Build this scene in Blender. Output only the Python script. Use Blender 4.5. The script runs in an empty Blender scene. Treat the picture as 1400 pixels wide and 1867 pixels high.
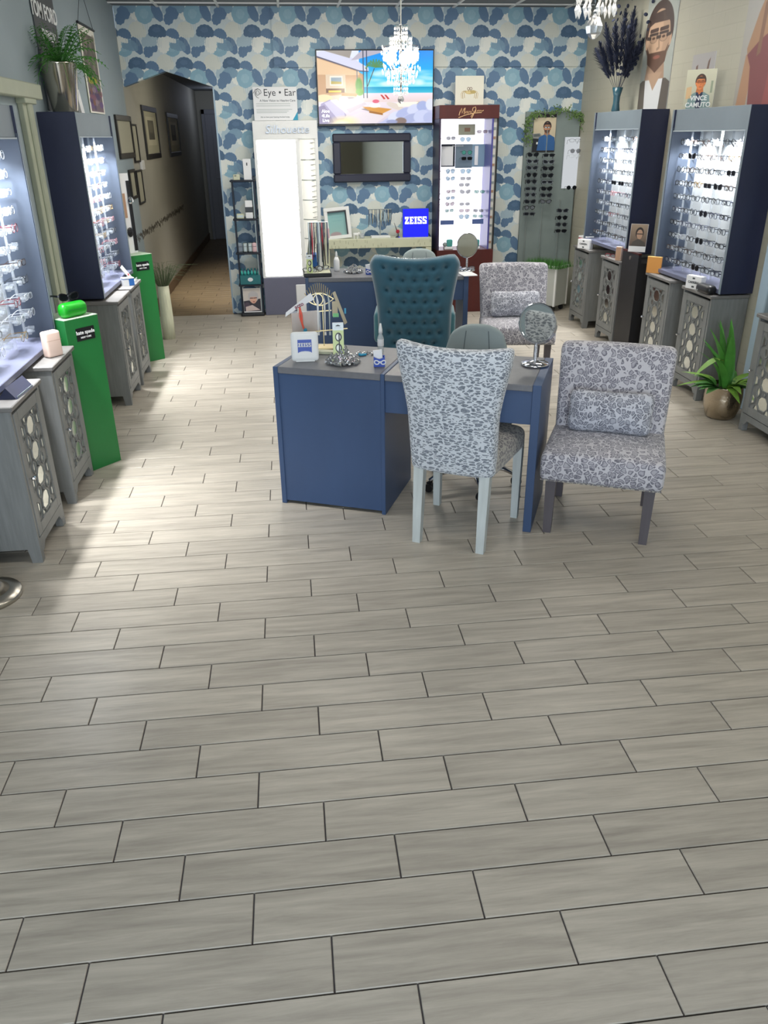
import bpy, bmesh, math, random
import numpy as np
from mathutils import Matrix, Vector, Euler
random.seed(7)
PI = math.pi
sc = bpy.context.scene
COL = sc.collection

# ------------------------------------------------------------------ camera, world, exposure, big lights
F_PX, YAW, PITCH, ROLL, CAMH = 1439.765, -0.109103, 0.444253, 0.0117361, 1.88076
def cam_rows():
    cy, sy = math.cos(YAW), math.sin(YAW)
    f = Vector((-sy*math.cos(PITCH), cy*math.cos(PITCH), -math.sin(PITCH)))
    r = Vector((cy, sy, 0)); d = f.cross(r)
    c, s = math.cos(ROLL), math.sin(ROLL)
    return c*r + s*d, -s*r + c*d, f
cr, cd, cf = cam_rows()
camd = bpy.data.cameras.new('camera'); cam = bpy.data.objects.new('camera', camd); COL.objects.link(cam)
M = Matrix.Identity(4)
for i in range(3):
    M[i][0] = cr[i]; M[i][1] = -cd[i]; M[i][2] = -cf[i]
M[2][3] = CAMH
cam.matrix_world = M
camd.sensor_fit = 'VERTICAL'; camd.sensor_height = 36.0
camd.lens = F_PX/1867*36.0
camd.clip_start = 0.05; camd.clip_end = 60
sc.camera = cam
sc.view_settings.view_transform = 'Standard'; sc.view_settings.look = 'None'
sc.view_settings.gamma = 1.0; sc.view_settings.use_curve_mapping = False
sc.view_settings.exposure = 0.12
try:
    sc.cycles.use_denoising = True
    sc.cycles.max_bounces = 8; sc.cycles.transparent_max_bounces = 16
    sc.cycles.sample_clamp_indirect = 4.0
except Exception: pass
wd = bpy.data.worlds.new('world'); sc.world = wd; wd.use_nodes = True
wn = wd.node_tree.nodes; bg = wn['Background']
bg.inputs[0].default_value = (0.55, 0.68, 0.85, 1); bg.inputs[1].default_value = 0.6
XL, XR, YB, YF, ZC = -1.64, 3.34, 9.65, -2.6, 3.1
YHALL = 17.4
def lamp(name, kind, loc, energy, color=(1,1,1), size=0.1, size_y=None, rot=(0,0,0), spot=None, blend=0.5, parent=None, spread=None):
    l = bpy.data.lights.new(name, kind); l.energy = energy; l.color = color
    if kind == 'AREA':
        l.size = size
        if size_y: l.shape = 'RECTANGLE'; l.size_y = size_y
        if spread: l.spread = spread
    else: l.shadow_soft_size = size
    if kind == 'SPOT': l.spot_size = spot; l.spot_blend = blend
    o = bpy.data.objects.new(name, l); COL.objects.link(o)
    o.location = loc; o.rotation_euler = rot
    if parent: o.parent = parent
    return o
# daylight through the shop window behind the camera
DAY = lamp('window_daylight', 'AREA', (-0.25, YF+0.06, 1.5), 165, (0.80, 0.90, 1.0), 2.5, 2.3, (PI/2, 0, 0))
# unseen fill lamps added under the ceiling to brighten the room
FILL_LAMPS = [(-0.2, 2.6, 9), (2.2, 2.6, 9), (0.3, 5.6, 12), (2.2, 5.6, 12), (0.3, 8.0, 26), (2.3, 8.0, 26)]
for q in FILL_LAMPS:
    lamp('added_ceiling_fill', 'AREA', (q[0], q[1], ZC-0.05), q[2], (1.0, 0.97, 0.90), 1.1, 0.5, (0, 0, 0))
# hall lamp
lamp('hall_lamp', 'SPOT', (-0.85, 10.7, 2.66), 300, (1.0, 0.95, 0.86), 0.15, rot=(0.28, -0.42, 0), spot=1.75, blend=0.55)
lamp('hall_end_lamp', 'POINT', (-1.1, 16.4, 2.5), 4.0, (0.75, 0.82, 1.0), 0.2)

# ------------------------------------------------------------------ materials
def lin(h):
    if isinstance(h, str):
        h = h.lstrip('#'); c = [int(h[i:i+2], 16)/255 for i in (0, 2, 4)]
    else: c = list(h)
    return tuple((x/12.92 if x <= 0.04045 else ((x+0.055)/1.055)**2.4) for x in c) + (1.0,)
def newmat(name):
    m = bpy.data.materials.new(name); m.use_nodes = True
    nt = m.node_tree; b = nt.nodes['Principled BSDF']
    return m, nt, b
def L(nt, a, b): nt.links.new(a, b)
def nd(nt, t, **kw):
    n = nt.nodes.new(t)
    for k, v in kw.items(): setattr(n, k, v)
    return n
def mat(name, col, rough=0.5, metal=0.0, var=0.0, scale=8.0, stretch=(1,1,1), bump=0.0, bscale=40.0, emit=None, estr=0, spec=None, coat=0, sheen=0):
    m, nt, b = newmat(name)
    c = lin(col)
    b.inputs['Base Color'].default_value = c; b.inputs['Roughness'].default_value = rough; b.inputs['Metallic'].default_value = metal
    if spec is not None: b.inputs['Specular IOR Level'].default_value = spec
    if coat: b.inputs['Coat Weight'].default_value = coat
    if sheen: b.inputs['Sheen Weight'].default_value = sheen
    if emit:
        b.inputs['Emission Color'].default_value = lin(emit); b.inputs['Emission Strength'].default_value = estr
    if var or bump:
        tc = nd(nt, 'ShaderNodeTexCoord'); mp = nd(nt, 'ShaderNodeMapping'); mp.inputs['Scale'].default_value = stretch
        L(nt, tc.outputs['Object'], mp.inputs[0])
    if var:
        n = nd(nt, 'ShaderNodeTexNoise'); n.inputs['Scale'].default_value = scale; n.inputs['Detail'].default_value = 5
        L(nt, mp.outputs[0], n.inputs['Vector'])
        r = nd(nt, 'ShaderNodeMapRange'); r.inputs[1].default_value = 0.25; r.inputs[2].default_value = 0.75
        r.inputs[3].default_value = 1-var; r.inputs[4].default_value = 1+var
        L(nt, n.outputs[0], r.inputs[0])
        mx = nd(nt, 'ShaderNodeMix', data_type='RGBA', blend_type='MULTIPLY'); mx.inputs[0].default_value = 1
        mx.inputs[6].default_value = c; L(nt, r.outputs[0], mx.inputs[7]); L(nt, mx.outputs[2], b.inputs['Base Color'])
    if bump:
        n2 = nd(nt, 'ShaderNodeTexNoise'); n2.inputs['Scale'].default_value = bscale; n2.inputs['Detail'].default_value = 3
        L(nt, mp.outputs[0], n2.inputs['Vector'])
        bp = nd(nt, 'ShaderNodeBump'); bp.inputs['Strength'].default_value = bump; bp.inputs['Distance'].default_value = 0.005
        L(nt, n2.outputs[0], bp.inputs['Height']); L(nt, bp.outputs[0], b.inputs['Normal'])
    return m
def clear(name, col='#ffffff', opac=0.3, rough=0.1):
    m, nt, b = newmat(name)
    b.inputs['Base Color'].default_value = lin(col); b.inputs['Roughness'].default_value = rough
    t = nd(nt, 'ShaderNodeBsdfTransparent'); mx = nd(nt, 'ShaderNodeMixShader'); mx.inputs[0].default_value = opac
    L(nt, t.outputs[0], mx.inputs[1]); L(nt, b.outputs[0], mx.inputs[2]); L(nt, mx.outputs[0], nt.nodes['Material Output'].inputs[0])
    return m
def emis(name, col, s):
    m = mat(name, '#000000', 0.6, emit=col, estr=s); return m
def imgmat(name, im, rough=0.5, estr=0.0, rep=False):
    h, w = im.a.shape[:2]
    img = bpy.data.images.new(name, w, h)
    px = np.ones((h, w, 4), np.float32); px[..., :3] = np.clip(im.a, 0, 1)[::-1]
    img.pixels.foreach_set(px.ravel()); img.update(); img.pack()
    m, nt, b = newmat(name)
    t = nd(nt, 'ShaderNodeTexImage'); t.image = img
    if not rep: t.extension = 'EXTEND'
    uv = nd(nt, 'ShaderNodeTexCoord'); L(nt, uv.outputs['UV'], t.inputs[0])
    b.inputs['Roughness'].default_value = rough
    if estr:
        b.inputs['Base Color'].default_value = (0, 0, 0, 1)
        L(nt, t.outputs[0], b.inputs['Emission Color']); b.inputs['Emission Strength'].default_value = estr
        b.inputs['Roughness'].default_value = 0.2
    else: L(nt, t.outputs[0], b.inputs['Base Color'])
    return m
# ------------------------------------------------------------------ tiny painter for printed surfaces
def hx(c):
    if isinstance(c, str):
        c = c.lstrip('#'); return np.array([int(c[i:i+2], 16)/255 for i in (0, 2, 4)], np.float32)
    return np.array(c, np.float32)
class Im:
    def __init__(s, w, h, col='#ffffff'):
        s.w, s.h = w, h; s.a = np.zeros((h, w, 3), np.float32) + hx(col)
        s.Y, s.X = np.mgrid[0:h, 0:w].astype(np.float32); s.X = (s.X+.5)/w; s.Y = (s.Y+.5)/h
        s.px = 1.0/max(w, h)
    def put(s, mask, col, al=1.0):
        m = (np.clip(mask, 0, 1)*al)[..., None]; s.a = s.a*(1-m) + hx(col)*m
    def grad(s, x0, y0, x1, y1, c0, c1, vert=True):
        m = ((s.X >= x0)&(s.X < x1)&(s.Y >= y0)&(s.Y < y1)).astype(np.float32)
        t = ((s.Y-y0)/(y1-y0) if vert else (s.X-x0)/(x1-x0))[..., None]
        c = hx(c0)*(1-t)+hx(c1)*t; s.a = s.a*(1-m[..., None]) + c*m[..., None]
    def poly(s, pts, col, al=1.0, soft=1.5):
        # signed distance to the polygon
        px, py = s.X*s.w, s.Y*s.h
        P = [(x*s.w, y*s.h) for x, y in pts]; n = len(P)
        d = np.full(px.shape, 1e9, np.float32); ins = np.zeros(px.shape, bool)
        for i in range(n):
            (ax, ay), (bx, by) = P[i], P[(i+1) % n]
            ex, ey = bx-ax, by-ay; wx, wy = px-ax, py-ay
            t = np.clip((wx*ex+wy*ey)/max(ex*ex+ey*ey, 1e-9), 0, 1)
            d = np.minimum(d, (wx-ex*t)**2+(wy-ey*t)**2)
            c = ((ay > py) != (by > py))
            if abs(by-ay) > 1e-9: ins ^= c & (px < ex*(py-ay)/(by-ay)+ax)
        sd = np.sqrt(d)*np.where(ins, 1, -1)
        s.put(sd/soft+0.5, col, al)
    def ell(s, cx, cy, rx, ry, col, al=1.0, rot=0.0, soft=1.5, lobes=0, amp=0.0, ph=0.0):
        dx, dy = (s.X-cx)*s.w, (s.Y-cy)*s.h
        c, q = math.cos(rot), math.sin(rot)
        u = (dx*c+dy*q)/(rx*s.w); v = (-dx*q+dy*c)/(ry*s.h)
        r = np.sqrt(u*u+v*v)+1e-6
        R = 1.0
        if lobes: R = 1+amp*np.abs(np.sin(np.arctan2(v, u)*lobes/2+ph))
        s.put((R-r)*min(rx*s.w, ry*s.h)/soft+0.5, col, al)
    def line(s, pts, wd, col, al=1.0):
        px, py = s.X*s.w, s.Y*s.h; d = np.full(px.shape, 1e9, np.float32)
        for (ax, ay), (bx, by) in zip(pts[:-1], pts[1:]):
            ax, bx, ay, by = ax*s.w, bx*s.w, ay*s.h, by*s.h
            ex, ey = bx-ax, by-ay; wx, wy = px-ax, py-ay
            t = np.clip((wx*ex+wy*ey)/max(ex*ex+ey*ey, 1e-9), 0, 1)
            d = np.minimum(d, (wx-ex*t)**2+(wy-ey*t)**2)
        s.put(wd*s.w/2-np.sqrt(d)+0.5, col, al)
    def blur(s, k=1):
        for _ in range(k):
            p = np.pad(s.a, ((1,1),(1,1),(0,0)), 'edge')
            s.a = (p[:-2,1:-1]+p[2:,1:-1]+p[1:-1,:-2]+p[1:-1,2:]+p[1:-1,1:-1]*2)/6

# ------------------------------------------------------------------ mesh helpers
class MB:
    def __init__(s): s.v = []; s.f = []; s.uv = {}
    def add(s, vs, fs, mtx=None):
        o = len(s.v)
        for p in vs:
            p = Vector(p); s.v.append(tuple(mtx @ p if mtx else p))
        for f in fs: s.f.append(tuple(i+o for i in f))
        return s
    def box(s, x0, x1, y0, y1, z0, z1, ch=0.0, mtx=None):
        if x0 > x1: x0, x1 = x1, x0
        if y0 > y1: y0, y1 = y1, y0
        if z0 > z1: z0, z1 = z1, z0
        if ch <= 0:
            vs = [(x, y, z) for z in (z0, z1) for y in (y0, y1) for x in (x0, x1)]
            return s.add(vs, [(0,2,3,1),(4,5,7,6),(0,1,5,4),(2,6,7,3),(0,4,6,2),(1,3,7,5)], mtx)
        ch = min(ch, (x1-x0)*.45, (y1-y0)*.45, (z1-z0)*.45)
        vs = []; idx = {}
        X = (x0, x1); Y = (y0, y1); Z = (z0, z1)
        for i in (0,1):
            for j in (0,1):
                for k in (0,1):
                    sx, sy, sz = (ch if i == 0 else -ch), (ch if j == 0 else -ch), (ch if k == 0 else -ch)
                    idx[i,j,k,'x'] = len(vs); vs.append((X[i], Y[j]+sy, Z[k]+sz))
                    idx[i,j,k,'y'] = len(vs); vs.append((X[i]+sx, Y[j], Z[k]+sz))
                    idx[i,j,k,'z'] = len(vs); vs.append((X[i]+sx, Y[j]+sy, Z[k]))
        fs = []
        for i in (0,1):
            q = [idx[i,0,0,'x'], idx[i,1,0,'x'], idx[i,1,1,'x'], idx[i,0,1,'x']]; fs.append(q if i else q[::-1])
            q = [idx[0,i,0,'y'], idx[1,i,0,'y'], idx[1,i,1,'y'], idx[0,i,1,'y']]; fs.append(q[::-1] if i else q)
            q = [idx[0,0,i,'z'], idx[1,0,i,'z'], idx[1,1,i,'z'], idx[0,1,i,'z']]; fs.append(q if i else q[::-1])
        for a in (0,1):
            for b in (0,1):
                fl = (a+b) % 2 == 0
                q = [idx[0,a,b,'y'], idx[1,a,b,'y'], idx[1,a,b,'z'], idx[0,a,b,'z']]; fs.append(q if not fl else q[::-1])
                q = [idx[a,0,b,'x'], idx[a,1,b,'x'], idx[a,1,b,'z'], idx[a,0,b,'z']]; fs.append(q if fl else q[::-1])
                q = [idx[a,b,0,'x'], idx[a,b,1,'x'], idx[a,b,1,'y'], idx[a,b,0,'y']]; fs.append(q if not fl else q[::-1])
        for i in (0,1):
            for j in (0,1):
                for k in (0,1):
                    q = [idx[i,j,k,'x'], idx[i,j,k,'y'], idx[i,j,k,'z']]; fs.append(q if (i+j+k) % 2 else q[::-1])
        return s.add(vs, fs, mtx)
    def prism(s, pts, d0, d1, axis='y', mtx=None):
        n = len(pts)
        def P(a, b, d): return {'y': (a, d, b), 'x': (d, a, b), 'z': (a, b, d)}[axis]
        vs = [P(a, b, d0) for a, b in pts]+[P(a, b, d1) for a, b in pts]
        fs = [tuple(range(n)), tuple(range(2*n-1, n-1, -1))]+[(i, i+n, (i+1) % n+n, (i+1) % n) for i in range(n)]
        return s.add(vs, fs, mtx)
    def tube(s, pts, r, n=6, closed=False, cap=True, mtx=None, flat=1.0):
        P = [Vector(p) for p in pts]; m = len(P); vs = []; fs = []
        R = r if isinstance(r, (list, tuple)) else [r]*m
        up = None
        for i in range(m):
            a = P[i-1] if (i > 0 or closed) else P[0]; b = P[(i+1) % m] if (i < m-1 or closed) else P[-1]
            t = (b-a)
            if t.length < 1e-9: t = Vector((0,0,1))
            t.normalize()
            if up is None:
                up = Vector((0,0,1)) if abs(t.z) < 0.9 else Vector((1,0,0))
            sd = t.cross(up)
            if sd.length < 1e-6: sd = t.orthogonal()
            sd.normalize(); u2 = sd.cross(t).normalized(); up = u2
            for k in range(n):
                g = 2*PI*k/n+PI/n
                vs.append(P[i]+sd*math.cos(g)*R[i]+u2*math.sin(g)*R[i]*flat)
        for i in range(m if closed else m-1):
            j = (i+1) % m
            for k in range(n):
                fs.append((i*n+k, i*n+(k+1) % n, j*n+(k+1) % n, j*n+k))
        if cap and not closed:
            fs.append(tuple(range(n-1, -1, -1))); fs.append(tuple((m-1)*n+k for k in range(n)))
        return s.add(vs, fs, mtx)
    def lathe(s, prof, n=20, cx=0, cy=0, mtx=None, cap=True):
        vs = []; fs = []; m = len(prof)
        for r, z in prof:
            for k in range(n):
                a = 2*PI*k/n; vs.append((cx+r*math.cos(a), cy+r*math.sin(a), z))
        for i in range(m-1):
            for k in range(n):
                fs.append((i*n+k, i*n+(k+1) % n, (i+1)*n+(k+1) % n, (i+1)*n+k))
        if cap:
            fs.append(tuple(range(n-1, -1, -1))); fs.append(tuple((m-1)*n+k for k in range(n)))
        return s.add(vs, fs, mtx)
    def ball(s, c, r, n=10, m=7, sc3=(1,1,1), mtx=None):
        prof = [(max(1e-4, math.sin(PI*i/m))*r, -math.cos(PI*i/m)*r) for i in range(m+1)]
        T = Matrix.Translation(c) @ Matrix.Diagonal((*sc3, 1))
        return s.lathe(prof, n, mtx=(mtx @ T) if mtx else T)
    def rbox(s, hx_, hy, hz, r, c=(0,0,0), n=(4,4,3), k=3, deform=None, mtx=None):
        def ax(h, m):
            r_ = min(r, h*.98); a = [-h+r_*(1-math.cos(PI/2*i/k)) for i in range(k)]
            mid = [-h+r_+(2*(h-r_))*i/m for i in range(m+1)]
            return a+mid+[-x for x in reversed(a)]
        A = (ax(hx_, n[0]), ax(hy, n[1]), ax(hz, n[2])); H = (hx_, hy, hz)
        vid = {}; vs = []; fs = []
        def pt(p):
            q = [max(-(H[i]-min(r, H[i]*.98)), min(H[i]-min(r, H[i]*.98), p[i])) for i in range(3)]
            d = Vector([p[i]-q[i] for i in range(3)])
            if d.length > 1e-9: d = d.normalized()*min(r, min(H)*.98 if False else r)
            # keep thin axes exact
            o = Vector([q[i]+d[i]*min(1, (min(r, H[i]*.98))/r) for i in range(3)])
            return o
        def V(i, j, l):
            key = (i, j, l)
            if key not in vid:
                o = pt((A[0][i], A[1][j], A[2][l]))+Vector(c)
                if deform: o = Vector(deform(o.x, o.y, o.z))
                vid[key] = len(vs); vs.append(tuple(o))
            return vid[key]
        nx, ny, nz = [len(a)-1 for a in A]
        for i in range(nx):
            for j in range(ny):
                fs.append((V(i,j,0), V(i,j+1,0), V(i+1,j+1,0), V(i+1,j,0)))
                fs.append((V(i,j,nz), V(i+1,j,nz), V(i+1,j+1,nz), V(i,j+1,nz)))
        for i in range(nx):
            for l in range(nz):
                fs.append((V(i,0,l), V(i+1,0,l), V(i+1,0,l+1), V(i,0,l+1)))
                fs.append((V(i,ny,l), V(i,ny,l+1), V(i+1,ny,l+1), V(i+1,ny,l)))
        for j in range(ny):
            for l in range(nz):
                fs.append((V(0,j,l), V(0,j,l+1), V(0,j+1,l+1), V(0,j+1,l)))
                fs.append((V(nx,j,l), V(nx,j+1,l), V(nx,j+1,l+1), V(nx,j,l+1)))
        return s.add(vs, fs, mtx)
    def mesh(s, name, m=None, smooth=False, uvf=None):
        me = bpy.data.meshes.new(name); me.from_pydata(s.v, [], s.f)
        if m: me.materials.append(m)
        if smooth: me.polygons.foreach_set('use_smooth', [True]*len(me.polygons))
        if uvf:
            u = me.uv_layers.new(name='UVMap')
            for lp in me.loops: u.data[lp.index].uv = uvf(Vector(me.vertices[lp.vertex_index].co))
        me.update(); return me
    def build(s, name, m, parent=None, loc=None, rot=None, smooth=False, uvf=None):
        return obj(name, s.mesh(name, m, smooth, uvf), parent, loc, rot)
def obj(name, me, parent=None, loc=None, rot=None, **kw):
    o = bpy.data.objects.new(name, me); COL.objects.link(o)
    if parent: o.parent = parent
    if loc is not None: o.location = loc
    if rot is not None: o.rotation_euler = rot
    for k, v in kw.items(): o[k] = v
    return o
def tag(o, label, cat, group=None):
    o['label'] = label; o['category'] = cat
    if group: o['group'] = group
    return o
def thing(name, label, cat, loc=(0,0,0), rz=0.0, group=None, rot=None):
    o = bpy.data.objects.new(name, None); COL.objects.link(o); o.empty_display_size = 0.05
    o.location = loc; o.rotation_euler = rot if rot else (0, 0, rz)
    return tag(o, label, cat, group)
def struct(o): o['kind'] = 'structure'; return o
def dup(root, loc=None, rz=None, label=None, group=None, rot=None):
    r = root.copy(); COL.objects.link(r)
    if loc is not None: r.location = loc
    if rz is not None: r.rotation_euler = (0, 0, rz)
    if rot is not None: r.rotation_euler = rot
    if label: r['label'] = label
    if group: r['group'] = group
    for ch in list(KIDS.get(root.name, [])) or list(root.children):
        c = ch.copy(); COL.objects.link(c); c.parent = r
        for g in list(ch.children):
            d = g.copy(); COL.objects.link(d); d.parent = c
    return r
KIDS = {}
def plane_print(name, w, h, m, parent=None, loc=None, rot=None):
    """flat print w x h standing in local XZ, facing local -Y"""
    b = MB(); b.add([(-w/2, 0, 0), (w/2, 0, 0), (w/2, 0, h), (-w/2, 0, h)], [(0,1,2,3)])
    return b.build(name, m, parent, loc, rot, uvf=lambda p: (p.x/w+.5, p.z/h))
_txt = {}
def textmesh(key, string, size, extrude=0.0008, bold=0.0, align='CENTER', shear=0.0, spacing=1.0):
    cu = bpy.data.curves.new(key, 'FONT'); cu.body = string; cu.size = size; cu.extrude = extrude; cu.offset = bold
    cu.align_x = align; cu.align_y = 'CENTER'; cu.shear = shear; cu.space_character = spacing; cu.resolution_u = 3
    o = bpy.data.objects.new(key, cu); COL.objects.link(o)
    dg = bpy.context.evaluated_depsgraph_get(); ev = o.evaluated_get(dg)
    me = bpy.data.meshes.new_from_object(ev); me.name = 'lettering'
    bpy.data.objects.remove(o); bpy.data.curves.remove(cu)
    _txt[key] = me; return me
def put_text(key, m, parent, loc, rot=(PI/2, 0, 0), name='lettering'):
    me = _txt[key]
    if not me.materials: me.materials.append(m)
    elif me.materials[0] != m: me = me.copy(); me.materials.clear(); me.materials.append(m)
    return obj(name, me, parent, loc, rot)
textmesh('eyeear', 'Eye \u2022 Ear', 0.094)
textmesh('vision', 'A New Vision to Hearing Care', 0.030, bold=0.0006)
textmesh('ask', 'Ask to have your hearing checked today', 0.019, bold=0.0003)
textmesh('silh', 'Silhouette', 0.115, 0.006, shear=0.2)
textmesh('kate', 'kate spade', 0.030, bold=0.0006)
textmesh('ny', 'NEW YORK', 0.014, bold=0.0003)
textmesh('carrera', 'CARRERA', 0.024, bold=0.0006)
textmesh('vince', 'VINCE\nCAMUTO', 0.046, bold=0.0010)
textmesh('fuego', 'TOM FORD', 0.135, bold=0.003)
textmesh('voge', 'EYEWEAR', 0.085, bold=0.0015)
textmesh('tv1', 'Aloe\n4Life\nLive', 0.045, bold=0.0008)
textmesh('tvb', 'LG', 0.018)
textmesh('tagline', 'POLARIZEDPLUS2', 0.016, bold=0.0002)
textmesh('arte', 'acto', 0.030, bold=0.0006)
textmesh('blank', 'silhouette', 0.022)
textmesh('small', 'OFFICE', 0.03)
# ------------------------------------------------------------------ printed images
def wallpaper():
    W, H = 332, 400
    im = Im(W, H, '#cbd6d8')
    # one motif, drawn at two quincunx places with wrap-around; units: fractions of a 415 x 500 cell
    U = lambda v: v/415.0
    V = lambda v: v/500.0
    dk, dk2, md, lt, lt2, wh, wh2, pl = '#4a6785', '#5d7b9b', '#7898b0', '#88afc1', '#9dbecb', '#d3d7cf', '#e4e7e1', '#a6bcc8'
    rnd = random.Random(3)
    def leaf(cx, cy, rx, ry, col, rot=0, lob=9, amp=.09, al=1.0, ph=0):
        for ox in (-1, 0, 1):
            for oy in (-1, 0, 1):
                x, y = U(cx)+ox, V(cy)+oy
                if -0.3 < x < 1.3 and -0.3 < y < 1.3:
                    im.ell(x, y, U(rx), V(ry), col, al, rot, 1.2, lob, amp, ph)
    def fan(cx, cy, r, col, rot=0.0, span=3.6, sq=.8, al=1.0, n=9, jag=.10):
        """a ginkgo-like fan: scalloped round top, ragged lower edge with a notch at the stalk"""
        pts = []
        for k in range(4*n+1):
            a = -PI/2-span/2+span*k/(4*n); q = r*(1+.055*abs(math.sin(k*PI/4))); pts.append((q*math.cos(a), q*sq*math.sin(a)))
        a0, a1 = pts[-1], pts[0]
        for k in range(1, 10):
            s_ = k/10; y_ = (.30 if k % 2 else .30-jag)*r*(1-.9*abs(s_-.5)) ; pts.append((a0[0]+(a1[0]-a0[0])*s_, a0[1]*(1-s_)+a1[1]*s_+y_-.10*r))
        c_, q_ = math.cos(rot), math.sin(rot)
        for ox in (-1, 0, 1):
            for oy in (-1, 0, 1):
                P = [(U(cx+x*c_-y*q_)+ox, V(cy+x*q_+y*c_)+oy) for x, y in pts]
                if max(p[0] for p in P) > 0 and min(p[0] for p in P) < 1 and max(p[1] for p in P) > 0 and min(p[1] for p in P) < 1: im.poly(P, col, al, 1.2)
    def stem(x0, y0, x1, y1, wd, col):
        for ox in (-1, 0, 1):
            for oy in (-1, 0, 1):
                im.line([(U(x0)+ox, V(y0)+oy), (U(x1)+ox, V(y1)+oy)], wd, col, .8)
    for (bx, by, second) in ((0, 0, 0), (207, -250, 1)):
        fan(bx-70, by+85, 74, pl, -.1, 3.8, .9)
        fan(bx+190, by-160, 72, md, -.2, 3.8, .85, .95)
        fan(bx+165, by+120, 66, md, .2, 3.8, .85, .85)
        fan(bx+245, by+5, 74, wh, .05, 4.0, 1.05)                      # pale big leaf
        leaf(bx+40, by+100, 50, 62, wh2, 0, 13, .14)                   # white ragged cluster
        fan(bx+110, by+70, 44, wh2, .25, 3.6, .9)
        for k in range(4): stem(bx-24+k*17, by+30, bx-14+k*12, by+118+6*(k % 2), .0045, ['#9fb4bf', '#7d97aa', '#8aa3b2', '#b3c2c6'][k])
        for k in range(3): stem(bx+225+k*16, by+25, bx+232+k*9, by+112, .0045, '#a7b7ba')
        leaf(bx-95, by-132, 73, 74, lt, .4, 8, .05)                    # light round
        leaf(bx-95, by-132, 34, 36, lt2, .4, 6, .1, .6)
        for k in range(3): stem(bx-120+k*22, by-72, bx-112+k*15, by-14, .0045, '#8fb0be')
        leaf(bx+18, by-142, 38, 70, dk2, -.45, 8, .08)                 # dark tilted
        leaf(bx+146, by-138, 52, 44, dk2, .5, 7, .12)
        leaf(bx+114, by-100, 38, 50, dk2, .5, 9, .14)                  # ragged lower lobe
        fan(bx, by+12, 76, dk, .03, 3.9, .84)                          # dark fan
        leaf(bx-4, by-12, 30, 18, dk2, 0, 5, .2, .45)
        fan(bx+130, by+26, 56, dk2, .30, 3.9, .84)                     # right lobe
        stem(bx+135, by+40, bx+140, by+92, .0045, '#7d97aa'); stem(bx-2, by+30, bx-4, by+100, .005, '#6f8ba3')
    for i in range(60):
        x, y = rnd.random(), rnd.random()
        im.line([(x, y), (x+rnd.uniform(-.01, .01), y+rnd.uniform(.02, .05))], .004, rnd.choice(['#e8ecea', '#b3c4cb', '#8fa8b8']), .35)
    return im
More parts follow.
